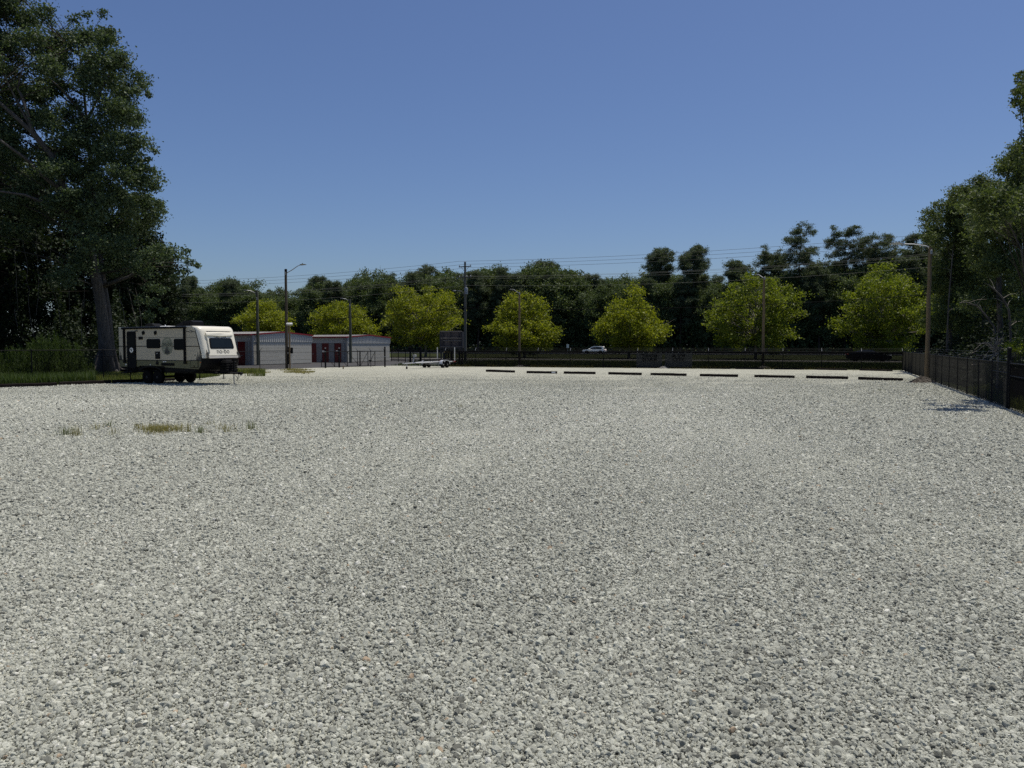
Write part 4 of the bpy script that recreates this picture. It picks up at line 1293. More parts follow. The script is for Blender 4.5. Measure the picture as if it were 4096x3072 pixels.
MB().bbox(-1.10, 1.10, -.12, .35, 1.66, 1.76, .01).build('ledge', 'sign_frame', sb)

# ================================================================== boat trailer
bt = empty('boat_trailer', (-6.95, 70.4, 0), math.atan2(-.91, -.42), 'empty galvanised boat trailer with tandem wheels before the picket fence', 'trailer')
fr = MB()
for s_ in (-1, 1):
    fr.tube([(-2.0, s_ * .62, .52), (1.6, s_ * .62, .52), (3.6, s_ * .12, .50)], .06, 4)
for x in (-1.8, -.5, .6, 1.5): fr.box(x - .04, x + .04, -.62, .62, .44, .50)
fr.tube([(3.4, 0, .50), (5.3, 0, .47)], .06, 4)
fr.build('frame', 'galvanised', bt)
for x in (-.38, .38):
    for y in (-.95, .95): wheel(bt, x, y, .31, .31, .20, -1 if y < 0 else 1, 'rim_silver')
    MB().tube([(x, -.9, .33), (x, .9, .33)], .035, 6).build('axle', 'galvanised', bt)
for y in (-.95, .95):
    vs, fs = [], []
    for i in range(11):
        an = R(180 - i * 18)
        cx = .76 * math.cos(an); cz = .34 + .36 * min(1, 1.35 * math.sin(an))
        vs += [(cx, y - .13, cz), (cx, y + .13, cz), (cx * .9, y + .13 * (1 if y > 0 else -1), cz - .06)]
    for i in range(10):
        fs.append((i * 3, i * 3 + 1, i * 3 + 4, i * 3 + 3)); fs.append((i * 3 + 1, i * 3 + 2, i * 3 + 5, i * 3 + 4))
    MB().add(vs, fs).build('fender', 'aluminium', bt, True)
for y in (-.45, .45):
    b_ = MB().bbox(-1.9, 1.7, y - .06, y + .06, .66, .76, .02).build('bunk', 'bunk_carpet', bt)
    for x in (-1.4, .2, 1.3): MB().box(x - .025, x + .025, y - .03, y + .03, .48, .67).build('bunk_bracket', 'galvanised', b_)
for y in (-.92, .92):
    MB().tube([(-1.9, y * .6, .52), (-1.9, y, .54), (-1.9, y, .62)], .03, 6).build('guide_bracket', 'galvanised', bt)
    MB().tube([(-1.9, y, .60), (-1.9, y, 1.85)], .045, 8).build('guide_pole', 'pvc', bt, True)
w_ = MB().tube([(3.9, 0, .50), (3.6, 0, 1.15)], .05, 4).build('winch_post', 'galvanised', bt)
MB().bbox(3.42, 3.68, -.12, .12, 1.02, 1.22, .02).build('winch', 'galvanised', w_)
MB().tube([(3.5, -.13, 1.12), (3.5, -.25, 1.12), (3.5, -.25, 1.32)], .014, 5).build('winch_handle', 'galvanised', w_)
jk = MB().tube([(4.6, -.16, .18), (4.6, -.16, .95)], .03, 8).build('tongue_jack', 'galvanised', bt, True)
MB().lathe([(.04, -.04), (.10, -.035), (.10, .035), (.04, .04)], (4.6, -.16, .10), 'y', 14).build('jack_wheel', 'tyre', jk, True)
MB().bbox(5.2, 5.5, -.06, .06, .42, .54, .02).build('coupler', 'galvanised', bt)
MB().tube([(5.3, .05, .44), (5.1, .1, .25), (4.9, .08, .40)], .012, 5).build('safety_chain', 'galvanised', bt)
for y in (-.8, .8): MB().bbox(-2.08, -2.0, y - .1, y + .1, .48, .60, .01).build('tail_light', 'red_lens', bt)

# ================================================================== vehicles on the roads
def car(base, heading, label, kind, paint, L=4.8, motion=None):
    e = empty({'suv': 'sport_utility_car', 'sedan': 'sedan_car'}[kind], base, heading, label, 'car')
    W2 = .93
    if kind == 'suv':
        H = 1.72
        low = [(-2.35, .38), (-2.40, .62), (-2.36, .98), (-2.25, 1.08), (.95, 1.06), (1.25, 1.04), (2.15, .92), (2.36, .78), (2.40, .45), (2.3, .32), (-2.2, .32)]
        gh = [(-2.24, 1.06), (-2.02, 1.55), (-1.85, 1.66), (-1.0, 1.72), (.05, 1.70), (.40, 1.60), (1.22, 1.06)]
        gl = [(-1.75, 1.10), (-1.62, 1.50), (-.9, 1.56), (.02, 1.55), (.25, 1.48), (.90, 1.10)]
        wx, r = (-1.42, 1.46), .37
    else:
        H = 1.44
        low = [(-2.38, .36), (-2.44, .60), (-2.36, .92), (-2.0, .98), (-1.2, .97), (1.0, .95), (2.0, .80), (2.36, .66), (2.42, .42), (2.3, .28), (-2.25, .28)]
        gh = [(-2.0, .97), (-1.25, 1.30), (-.75, 1.42), (-.1, 1.44), (.35, 1.36), (1.15, .95)]
        gl = [(-1.55, 1.0), (-1.05, 1.26), (-.6, 1.34), (-.1, 1.35), (.22, 1.28), (.85, 1.0)]
        wx, r = (-1.45, 1.46), .34
    s_ = L / 4.8
    # body: side panels pulled in towards sill and shoulder
    def shell(poly, w0, w1, zlo, zhi, name, mat, par):
        n = len(poly)
        vs = []
        for sg in (-1, 1):
            for x, z in poly:
                t = (z - zlo) / (zhi - zlo)
                vs.append((x * s_, sg * (w0 + (w1 - w0) * t - .03 * (abs(x) > 2.1)), z))
        return MB().add(vs, [tuple(range(n)), tuple(range(2 * n - 1, n - 1, -1))] + [(i, i + n, (i + 1) % n + n, (i + 1) % n) for i in range(n)]).build(name, mat, par, True)
    body = shell(low, W2, W2 - .04, .3, 1.05, 'body', paint, e)
    top = shell(gh, W2 - .06, W2 - .24, 1.0, H, 'cabin', paint, e)
    for sg in (-1, 1):
        vs = []
        for x, z in gl:
            t = (z - 1.0) / (H - 1.0)
            y = W2 - .06 + (-.18) * t
            vs.append((x * s_, sg * (y + .006), z))
        for x, z in gl:
            t = (z - 1.0) / (H - 1.0)
            vs.append((x * s_, sg * (W2 - .06 - .18 * t - .05), z))
        n = len(gl)
        wn_ = MB().add(vs, [tuple(range(n)), tuple(range(2 * n - 1, n - 1, -1))] + [(i, i + n, (i + 1) % n + n, (i + 1) % n) for i in range(n)]).build('side_window', 'dark_glass', top)
        MB().bbox(.78 * s_, .98 * s_, sg * (W2 + .02) - .08, sg * (W2 + .02) + .08, 1.0, 1.14, .03).build('wing_mirror', paint, e)
        MB().box(-1.05 * s_, 1.05 * s_, sg * W2 - .01 * 1, sg * W2 + .01, .36, .46).build('sill', 'black_plastic', e)
        for x in (-.55, .42):
            MB().bbox(x, x + .2, sg * (W2 - .005) - .02, sg * (W2 - .005) + .02, .86, .90, .008).build('door_handle', paint, e)
    # windscreen and rear screen
    (x0, z0), (x1, z1) = gh[-1], gh[-2]
    (x2, z2), (x3, z3) = gh[0], gh[1]
    for nm, (xa, za, xb, zb, sg) in (('windscreen', (x0, z0, x1, z1, 1)), ('rear_screen', (x2, z2, x3, z3, -1))):
        vs = []
        for t, f_ in ((.12, .86), (.92, .84)):
            x, z = xa + (xb - xa) * t, za + (zb - za) * t
            y = (W2 - .06 - .18 * (z - 1) / (H - 1)) * f_ * 1.05
            vs += [((x + sg * .012) * s_, -y, z + .012), ((x + sg * .012) * s_, y, z + .012)]
        MB().add(vs, [(0, 1, 3, 2)]).build(nm, 'dark_glass', top, fix=False)
    for x in wx:
        for sg in (-1, 1):
            wheel(e, x * s_, sg * (W2 - .10), r, r, .23, sg, 'rim_silver' if kind == 'suv' else 'wheel_black')
            vs, fs = [], []
            for i in range(13):
                an = R(i * 15)
                for rr_ in (r * 1.03, r * 1.2):
                    vs.append((x * s_ + rr_ * math.cos(an), sg * (W2 + .006), r + rr_ * math.sin(an)))
                vs.append((x * s_ + r * 1.03 * math.cos(an), sg * (W2 - .22), r + r * 1.03 * math.sin(an)))
            for i in range(12):
                fs.append((i * 3, i * 3 + 1, i * 3 + 4, i * 3 + 3)); fs.append((i * 3, i * 3 + 3, i * 3 + 5, i * 3 + 2))
            MB().add(vs, fs).build('wheel_arch', 'black_plastic', e)
    for sg in (-1, 1):
        MB().bbox(2.22 * s_, 2.39 * s_, sg * .68 - .16, sg * .68 + .16, .68, .80, .03).build('headlight', 'headlamp', e)
        MB().bbox(-2.42 * s_, -2.20 * s_, sg * .72 - .17, sg * .72 + .19, .78, .96, .03).build('tail_light', 'red_lens', e)
    MB().bbox(2.30 * s_, 2.42 * s_, -.5, .5, .42, .62, .02).build('grille', 'black_plastic', e)
    MB().bbox(-2.43 * s_, -2.34 * s_, -.8, .8, .36, .52, .02).build('rear_bumper', 'black_plastic', e)
    if kind == 'suv':
        for sg in (-1, 1): MB().tube([(-1.7 * s_, sg * .62, 1.72), (-1.5 * s_, sg * .62, 1.77), (-.1 * s_, sg * .62, 1.76), (.1, sg * .62, 1.71)], .02, 6).build('roof_rail', 'black_plastic', e)
    else:
        MB().bbox(-2.44 * s_, -2.28 * s_, -.7, .7, .96, 1.0, .01).build('boot_lip', paint, e)
    return e
ra = math.atan2(ROAD.y, ROAD.x)
car(Vector((18.3, 171.8, 0)), ra + math.pi, 'white sport utility car driving left on the far highway', 'suv', 'white_paint', 5.15)
car(Vector((44.6, 96.8, 0)), ra, 'black sedan driving right on the near road behind the back fence', 'sedan', 'dark_paint', 5.1)
car(Vector((52.6, 158.6, 0)), ra + math.pi, 'dark maroon sedan on the far highway, half hidden behind a yellow green tree', 'sedan', 'maroon_paint', 5.0)

# roadside signs
def road_sign(p, h, w, hh, label, mat='white_plastic'):
    e = empty('road_sign', p, R(-8), label, 'sign')
    MB().tube([(0, 0, 0), (0, 0, h)], .035, 6).build('post', 'galvanised', e)
    s = MB().bbox(-w / 2, w / 2, -.06, -.04, h - hh, h, .004).build('plate', mat, e)
    for z in (.2, .8): MB().lathe([(.02, -.075), (.02, -.058)], (0, 0, h - hh * z), 'y', 8).build('bolt', 'galvanised', s)
q = A(2271, 1400, 160); road_sign(Vector((q.x, q.y, 0)), 2.15, .50, .75, 'small white road sign on a post left of the white car')
q = A(2174, 1400, 150); road_sign(Vector((q.x, q.y, 0)), 2.75, .55, .65, 'small pale road sign in front of a yellow green tree')

# ================================================================== mounds
def mound(p, rx, ry, h, mat, label, seed):
    rng = np.random.default_rng(seed)
    vs, fs = [(0, 0, h)], []
    rings, n = 6, 18
    for r_ in range(1, rings + 1):
        for j in range(n):
            an = 2 * math.pi * j / n
            t = r_ / rings
            z = h * (math.cos(t * math.pi) * .5 + .5) * (1 + rng.normal() * .14) + rng.normal() * .02 * h
            q = 1 + rng.normal() * .06
            vs.append((rx * t * q * math.cos(an), ry * t * q * math.sin(an), z if r_ < rings else -.02))
    for j in range(n): fs.append((0, 1 + j, 1 + (j + 1) % n))
    for r_ in range(rings - 1):
        for j in range(n):
            a, b_ = 1 + r_ * n + j, 1 + r_ * n + (j + 1) % n
            fs.append((a, a + n, b_ + n, b_))
    e = empty('gravel_mound', p, 0, label, 'mound')
    MB().add(vs, fs).build('heap', mat, e)
    rk = MB()
    for _ in range(60):
        an, t = rng.uniform(0, 6.28), rng.uniform(.1, .95)
        z = h * (math.cos(t * math.pi) * .5 + .5)
        s_ = rng.uniform(.02, .05)
        M = Matrix.Translation((rx * t * math.cos(an), ry * t * math.sin(an), z)) @ Matrix.Rotation(rng.uniform(0, 3), 4, Vector((1, .4, .7)))
        rk.bbox(-s_, s_, -s_ * .8, s_ * .8, -s_ * .6, s_ * .6, s_ * .5, M)
    rk.build('rocks', mat, e)['kind'] = 'stuff'
    return e
mound(G(3690, 1531), .95, .55, .34, 'dirt', 'brown dirt mound at the foot of the nearest light pole', 1)
mound(G(2080, 1466.5), .6, .4, .15, 'pale_mound', 'pale gravel mound under the left light pole at the back fence', 2)
mound(G(3055, 1476), .9, .5, .26, 'pale_mound', 'pale gravel mound under the right light pole at the back fence', 3)
mound(on_back(2652, 0, .35), .6, .3, .2, 'pale_mound', 'pale gravel mound at the fence between the privacy screens', 4)

# ================================================================== trees
def tree_thing(name, base, label, group=None, cat='tree'):
    return empty(name, base, 0, label, cat, group)

# ---- the big leaning tree at the left
def big_left_tree():
    rng = np.random.default_rng(11)
    D0 = 55.0
    base = G(425, 1494); base.z = 0
    t = tree_thing('leaning_tree', base, 'huge grey trunked tree leaning left with a tall dark crown, left of the camper')
    def loc(px, py, D): return A(px, py, D) - base
    path = [Vector((0, 0, -.1))] + [loc(x, y, D) for x, y, D in ((424, 1440, 54.5), (418, 1350, 54.2), (404, 1220, 54), (382, 1100, 53.6), (345, 960, 53), (300, 860, 52.5), (262, 770, 52), (205, 620, 51.4), (120, 520, 51), (20, 430, 50.5), (-90, 330, 50))]
    rad = [.80, .47, .40, .36, .33, .29, .26, .23, .19, .15, .11, .06]
    mb = MB()
    mb.tube(path, rad, 16)
    # root flares
    for an in (-80, -30, 25, 75, 140, 200, 250):
        d = Vector((math.cos(R(an)), math.sin(R(an)), 0))
        mb.tube([d * .30 + Vector((0, 0, 1.5)), d * .62 + Vector((0, 0, .62)), d * 1.05 + Vector((0, 0, .22)), d * 1.75 + Vector((0, 0, -.08))], [.26, .26, .17, .05], 8, False)
    # second stem, standing just right of the first
    p2 = [Vector((.55, .1, -.1))] + [loc(x, y, D) for x, y, D in ((441, 1380, 54.6), (432, 1250, 54.6), (418, 1150, 54.8), (405, 1050, 55), (390, 900, 55.5), (370, 720, 55.8), (345, 470, 55.8), (330, 300, 55.5), (310, 150, 55)) ]
    r2 = [.42, .28, .22, .18, .16, .15, .13, .10, .07, .04]
    mb.tube(p2, r2, 12)
    # large limbs seen in the photo
    for pts, r0 in (([(404, 1145, 54.6), (450, 1130, 53.6), (520, 1105, 52.6), (575, 1065, 52), (640, 1020, 51.5), (700, 1040, 51)], .15),
                    ([(372, 1140, 53.8), (345, 1130, 53), (308, 1112, 52)], .08),
                    ([(300, 860, 52.5), (200, 820, 51), (100, 780, 50), (-40, 760, 49)], .17),
                    ([(262, 770, 52), (190, 720, 51), (110, 640, 50), (0, 560, 49), (-80, 520, 48)], .16),
                    ([(205, 620, 51.4), (160, 560, 51), (130, 520, 51), (80, 430, 51), (10, 290, 50.5)], .15),
                    ([(130, 520, 51), (85, 380, 51), (70, 355, 51), (95, 250, 51)], .12),
                    ([(370, 720, 55.8), (340, 480, 54.5), (300, 420, 54), (240, 350, 53), (190, 310, 52)], .14),
                    ([(345, 490, 55), (370, 440, 54), (395, 380, 53.5), (430, 310, 53), (440, 290, 53)], .11)):
        P_ = [loc(*q) for q in pts]
        mb.tube(P_, [r0 * (1 - .75 * i / (len(P_) - 1)) for i in range(len(P_))], 7, False)
    # crown clumps
    right = [(-300, 40), (-60, 100), (0, 130), (60, 180), (96, 215), (104, 445), (150, 480), (200, 490), (260, 505), (330, 575), (380, 560), (430, 515), (500, 575), (560, 560), (600, 605), (660, 600), (730, 625), (800, 650), (860, 640), (920, 630), (980, 645), (1060, 650), (1130, 635), (1200, 630), (1300, 610)]
    def edge(y):
        return np.interp(y, [a for a, _ in right], [b for _, b in right])
    C, RR, PER = [], [], []
    y = -260
    while y < 1130:
        e = edge(y)
        x = e - 42
        lo = -420
        while x > lo:
            jx, jy = x + rng.uniform(-30, 30), y + rng.uniform(-34, 34)
            deep = (e - x) / 500
            skip = 0.10
            if 60 < jx < 330 and 280 < jy < 460 and rng.uniform() < .28: skip = 1   # the open window in the crown
            if jx < 260 and 660 < jy < 1100 and rng.uniform() < .62: skip = 1        # dark hollow under the crown
            if jx < 400 and jy > 930 and rng.uniform() < .75: skip = 1
            if jx < 60 and jy > 1000: skip = 1
            if rng.uniform() > skip:
                D = 54 + rng.uniform(-3.4, 3.4) - 1.0 * deep
                r = rng.uniform(.72, 1.15)
                C.append(np.array(loc(jx, jy, D))); RR.append(r); PER.append(1050 * r * r)
            x -= rng.uniform(52, 80)
        y += 50
    # single sprays that reach out into the sky
    for (px, py, r) in ((545, 365, .45), (575, 345, .35), (590, 378, .32), (515, 370, .5), (560, 470, .4), (545, 500, .4), (615, 602, .35), (590, 640, .3), (615, 745, .35), (640, 815, .45), (640, 840, .4), (690, 1005, .5), (720, 1030, .42), (760, 1050, .38), (790, 1062, .3), (740, 1085, .35), (700, 1110, .35), (745, 1010, .35),
                        (415, 60, .4), (300, 75, .4), (350, 62, .4), (200, 40, .35), (445, 120, .35), (600, 1150, .5), (640, 1160, .45), (570, 1200, .5), (620, 1210, .4), (655, 1240, .35), (590, 1260, .45)):
        C.append(np.array(loc(px, py, 52 + rng.uniform(-1, 1)))); RR.append(r); PER.append(620 * r * r + 40)
    # leafy sprays that hang in front of the upper trunk
    for (px, py) in ((330, 905), (275, 800), (215, 690), (345, 960), (240, 820), (370, 1000), (310, 760), (330, 820)):
        C.append(np.array(loc(px + rng.uniform(-25, 25), py + rng.uniform(-25, 25), 49.6 + rng.uniform(-.8, .8)))); RR.append(rng.uniform(.6, .95)); PER.append(560)
    C, RR = np.array(C), np.array(RR)
    lb = MB()
    limbs(lb, rng, p2[3:], r2[3:], C[::5], RR[::5], .08, 4, 3, .5)
    limbs(lb, rng, path[4:], rad[4:], C[1::5], RR[1::5], .08, 4, 3, .5)
    lb.build('limbs', 'bark_dark', t, True, fix=False)['kind'] = 'stuff'
    # hanging vines
    for px in (90, 140, 205, 245, 60, 330, 480, 510, 540):
        x = px; pts = []
        y0 = rng.uniform(850, 1000) if px < 400 else 1150
        for k_ in range(9):
            pts.append(loc(x, y0 + k_ * rng.uniform(35, 50), 53)); x += rng.uniform(-9, 14)
        mb.tube(pts, .018, 3, False)
    mb.build('trunk', 'bark_grey', t, True, fix=False)
    P_ = clump_leaves(rng, C, RR, PER, 14, .85, .50)
    leaf_object('crown', P_, .17, 'leaf_big', t, rng, .6, .5)
    print('big tree leaves', len(P_))
big_left_tree()

# ---- generic broadleaf tree, built in metres round its own base
def broadleaf(rng, h, w, crown0, nclump, rc, leaves, lsize, leafm, bark, name, base, label, group, trunk_r=.2, lean=(0, 0), shape='oval', flat=.8, up=.35, extra=None, cat='tree', blob=.38):
    t = tree_thing(name, base, label, group, cat)
    mb = MB()
    n = 8
    path = [Vector((lean[0] * (i / n) ** 1.5 + rng.normal() * .06 * (i > 0), lean[1] * (i / n) ** 1.5 + rng.normal() * .06 * (i > 0), h * .86 * i / n)) for i in range(n + 1)]
    path[0].z = -.1
    rad = [trunk_r * (1.25 if i == 0 else 1) * (1 - .85 * i / n) for i in range(n + 1)]
    mb.tube(path, rad, 8)
    cz = (crown0 + h) / 2
    rz = (h - crown0) / 2
    ph = rng.uniform(0, 6.28, 3)
    def cut(p):
        t_ = (p[2] - crown0) / (h - crown0)
        if t_ < 0 or t_ > 1: return False
        rr_ = math.hypot(p[0] - lean[0] * t_, p[1] - lean[1] * t_) / (w / 2)
        if shape == 'cone': lim = 1.0 - .80 * max(0, t_ - .30) / .70 if t_ > .30 else .70 + t_
        elif shape == 'round': lim = math.sqrt(max(0, 1 - ((t_ - .45) / .55) ** 2)) if t_ > .45 else .8 + .2 * t_ / .45
        else: lim = math.sin(math.pi * min(1, max(0.05, t_ * .92 + .06))) ** .55
        th = math.atan2(p[1], p[0])
        lim *= 1 + .16 * math.sin(2 * th + ph[0] + t_ * 5) + .12 * math.sin(3 * th + ph[1]) + .12 * math.sin(t_ * 11 + ph[2] + th)
        return rr_ <= lim
    C, RR = ellipsoid_clumps(rng, nclump, (lean[0] * .6, lean[1] * .6, cz), (w / 2 * 1.15, w / 2 * 1.15, rz * 1.1), rc, .30, cut)
    if extra is not None:
        ex = np.array([e_[:3] for e_ in extra]); C = np.concatenate([C, ex]); RR = np.concatenate([RR, np.array([e_[3] for e_ in extra])])
    limbs(mb, rng, path[2:], rad[2:], C, RR, .30 * trunk_r / .2 * .6, 4, 2, .7)
    mb.build('trunk', bark, t, True, fix=False)
    per = leaves * (RR ** 2) / np.sum(RR ** 2)
    P_ = clump_leaves(rng, C, RR, per, 10, flat, blob)
    leaf_object('crown', P_, lsize, leafm, t, rng, .6, up)
    return t
def copy_tree(src, loc, rz, s, label=None, group=None):
    c = src.copy(); col.objects.link(c)
    c.location = loc; c.rotation_euler = (0, 0, rz); c.scale = s
    if label: c['label'] = label
    if group: c['group'] = group
    for ch in src.children:
        d = ch.copy(); col.objects.link(d); d.parent = c
    return c

# ---- seven yellow green trees in the median
def zat(py, Y): return A(2048, py, Y).z
ys = [ # centre px, D, top py, width px, label, lime?
    (1062, 141, 1208, 205, 'yellow green tree behind the nearer storage building, leftmost of its row', 0, 'round'),
    (1368, 136, 1205, 232, 'yellow green tree behind the farther storage building', 0, 'round'),
    (1702, 130, 1138, 318, 'largest yellow tree, left of the tall utility pole', 0, 'round'),
    (2098, 124.3, 1152, 275, 'yellow green tree right of the utility pole, behind a brown light pole', 0, 'cone'),
    (2515, 118.5, 1152, 290, 'yellow green tree with a pointed top right of the white car', 0, 'cone'),
    (3022, 112, 1100, 350, 'broad green yellow tree behind the light pole whose lamp is end on', 1, 'round'),
    (3525, 106, 1068, 350, 'yellow green tree at the right end of its row, above the black sedan', 1, 'round')]
for i, (px, D, top, wpx, lab, lime, shp) in enumerate(ys):
    rng = np.random.default_rng(40 + i)
    h = zat(top, D)
    w = wpx / FPX * D
    b_ = A(px, 1400, D); b_.z = 0
    broadleaf(rng, h, w, 1.1, int(66 + w * 4), 1.2, 16500 + int(w * 650), .30, 'leaf_lime' if lime else 'leaf_yellow', 'bark_pale', 'median_tree', b_, lab, 'yellow green trees along the road', .2, (rng.normal() * .3, 0), shp, .85, .2, blob=.46)

# ---- the woods beyond the highway
def pine(rng, h, name, base, label, group, crown_frac=.45, spread=3.6, dens=1.0):
    t = tree_thing(name, base, label, group)
    mb = MB()
    n = 8
    path = [Vector((rng.normal() * .12 * (i > 0), rng.normal() * .12 * (i > 0), h * .97 * i / n)) for i in range(n + 1)]
    path[0].z = -.1
    rad = [.30 * (1 - .8 * i / n) for i in range(n + 1)]
    mb.tube(path, rad, 7)
    C, RR = [], []
    z = h * (1 - crown_frac)
    while z < h * .98:
        u = (z - h * (1 - crown_frac)) / (h * crown_frac)
        L = spread * math.sqrt(max(.06, 1 - ((u - .42) / .62) ** 2)) * rng.uniform(.7, 1.1)
        for _ in range(int(rng.integers(4, 7))):
            an = rng.uniform(0, 6.283)
            l = L * rng.uniform(.45, 1.1)
            p0 = Vector((0, 0, z - .1 * l)); e = Vector((l * math.cos(an), l * math.sin(an), z + rng.uniform(.05, .35) * l))
            mb.tube([p0, p0.lerp(e, .5) + Vector((0, 0, -.05 * l)), e], [.07, .05, .02], 4, False)
            for q in (1.0, .68):
                c = p0.lerp(e, q)
                C.append(np.array(c) + np.array([rng.normal() * .4, rng.normal() * .4, .2 + rng.normal() * .7])); RR.append(rng.uniform(.8, 1.3) * (.8 + .2 * q))
        z += h * crown_frac / 11 * rng.uniform(.6, 1.4)
    C.append(np.array([0, 0, h * .97])); RR.append(.8)
    mb.build('trunk', 'bark_pine', t, True, fix=False)
    C, RR = np.array(C), np.array(RR)
    P_ = clump_leaves(rng, C, RR, 190 * dens * RR ** 2 + 26, 12, .85, .54)
    leaf_object('crown', P_, .34, 'needle', t, rng, .36, .1, .3)
    return t
prof = [(500, 1125), (600, 1125), (700, 1110), (800, 1118), (930, 1110), (1000, 1118), (1060, 1122), (1120, 1165), (1160, 1165), (1210, 1140), (1250, 1100), (1340, 1105), (1380, 1150), (1440, 1075), (1480, 1068), (1560, 1085), (1590, 1130), (1640, 1085), (1700, 1060), (1750, 1060), (1810, 1075), (1840, 1098), (1900, 1090), (1930, 1055), (2010, 1058), (2060, 1085), (2110, 1048), (2220, 1042), (2290, 1060), (2370, 1085), (2420, 1125), (2470, 1118), (2510, 1080), (2560, 1095), (2650, 1085), (2760, 1090), (2880, 1110), (3000, 1085), (3080, 1075), (3200, 1095), (3300, 1040), (3400, 1040), (3500, 1040), (3600, 1020), (3720, 985), (3900, 980)]
def wood_pos(px, off):
    t = (px - 2048) / FPX
    c = Vector((17, 211 + off, 0))
    # sight line X = t*Y meets the line through c along the road
    s = (t * c.y - c.x) / (ROAD.x - t * ROAD.y)
    return c + ROAD * s
protos = []
WOOD = 'trees of the dark woods beyond the highway'
for i in range(6):
    rng = np.random.default_rng(80 + i)
    lab = ('dark green tree among the dense woods beyond the highway')
    if i == 5:
        protos.append((pine(rng, 24, 'woodland_pine', (0, 0, 0), 'dark pine among the dense woods beyond the highway', WOOD, .62, 4.6, 1.5), 24.0))
    else:
        protos.append((broadleaf(rng, 22, 10.5 + i * .4, 2.0, 70, 1.9, 32000, .46, 'leaf_wood', 'bark_dark', 'woodland_tree', (0, 0, 0), lab, WOOD, .25, (0, 0), 'oval', .85, .3, blob=.55), 22.0))
used = set()
rng = np.random.default_rng(7)
px = 520
row = 0
for row, (off, step, lower) in enumerate(((0, 62, .0), (9, 70, .0), (22, 95, .0))):
    px = 500 + row * 25
    while px < 3900:
        pos = wood_pos(px + rng.uniform(-12, 12), off + rng.uniform(-3, 3))
        py = np.interp(px, [a for a, _ in prof], [b for _, b in prof]) + rng.uniform(0, 26) + (30 * rng.uniform() if row == 0 else 0)
        h = A(px, py, pos.y).z
        k_ = int(rng.integers(0, 6))
        src, hs = protos[k_]
        s = h / hs
        sw = s * rng.uniform(.85, 1.15)
        if k_ not in used:
            used.add(k_)
            src.location = pos; src.rotation_euler = (0, 0, rng.uniform(0, 6.28)); src.scale = (sw, sw, s)
        else:
            copy_tree(src, pos, rng.uniform(0, 6.28), (sw, sw, s))
        px += step * rng.uniform(.8, 1.2)
for i, (px, py, off, sp, cf, lab) in enumerate((
        (2637, 1006, 4, 3.8, .27, 'dark pine standing above the woods, left one of a neighbouring pair'),
        (2772, 994, 2, 4.5, .27, 'dark pine standing above the woods, right one of a neighbouring pair'),
        (2940, 1050, 4, 3.6, .30, 'small round topped pine above the woods between taller pines'),
        (3080, 1010, 6, 5.2, .36, 'spreading pine just left of the tallest pine'),
        (3192, 907, 0, 5.0, .48, 'tallest pine of the woods with an open crown and bare trunk'),
        (3372, 925, 3, 6.4, .48, 'broad dark pine right of the tallest pine'),
        (3500, 965, 1, 5.8, .40, 'flat topped pine left of the silver street lamp head'),
        (3655, 938, 5, 5.6, .45, 'dark pine behind the silver street lamp head'))):
    rng = np.random.default_rng(120 + i)
    pos = wood_pos(px, off)
    h = A(px, py, pos.y).z
    pine(rng, h, 'tall_pine', pos, lab, None, cf, sp, 1.25)
# undergrowth that closes the wood below
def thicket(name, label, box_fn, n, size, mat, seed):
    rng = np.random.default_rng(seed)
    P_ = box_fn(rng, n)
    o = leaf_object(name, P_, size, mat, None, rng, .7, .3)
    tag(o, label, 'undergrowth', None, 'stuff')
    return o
def wood_box(rng, n):
    px = rng.uniform(450, 3950, n)
    off = rng.uniform(-4, 40, n)
    t = (px - 2048) / FPX
    cx, cy = 17.0, 211 + off
    s = (t * cy - cx) / (ROAD.x - t * ROAD.y)
    x = cx + ROAD.x * s; y = cy + ROAD.y * s
    lump = 9 + 4.5 * np.sin(px * .021) + 3 * np.sin(px * .053 + off * .1)
    z = rng.uniform(0, 1, n) ** 1.15 * np.clip(lump, 3, 18) * np.where(off < 3, .55, 1)
    return np.stack([x, y, z], 1)
thicket('distant_undergrowth', 'dark mass of undergrowth filling the woods beyond the highway', wood_box, 90000, .75, 'leaf_wood', 3)

# ---- dark trees and thicket behind the left fence
lw = []
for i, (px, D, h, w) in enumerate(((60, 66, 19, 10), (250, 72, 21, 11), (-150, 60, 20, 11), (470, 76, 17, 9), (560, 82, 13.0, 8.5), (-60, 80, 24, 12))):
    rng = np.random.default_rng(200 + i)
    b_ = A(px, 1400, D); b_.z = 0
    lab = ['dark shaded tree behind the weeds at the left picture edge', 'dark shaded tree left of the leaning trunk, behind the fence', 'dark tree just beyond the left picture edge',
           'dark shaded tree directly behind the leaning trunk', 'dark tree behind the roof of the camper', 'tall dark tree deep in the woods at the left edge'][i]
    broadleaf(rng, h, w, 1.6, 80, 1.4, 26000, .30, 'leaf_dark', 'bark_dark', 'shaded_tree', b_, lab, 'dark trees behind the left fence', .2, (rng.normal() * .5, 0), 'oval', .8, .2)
def left_box(rng, n):
    px = rng.uniform(-200, 560, n)
    D = rng.uniform(60, 84, n)
    x = (px - 2048) / FPX * D
    lump = 4.2 + 1.8 * np.sin(px * .03 + D * .3) + 1.2 * np.sin(px * .083)
    z = rng.uniform(0, 1, n) * np.clip(lump, 1.4, 9)
    return np.stack([x, D, z], 1)
thicket('undergrowth', 'dark leafy undergrowth below the trees behind the left fence', left_box, 46000, .22, 'leaf_dark', 4)

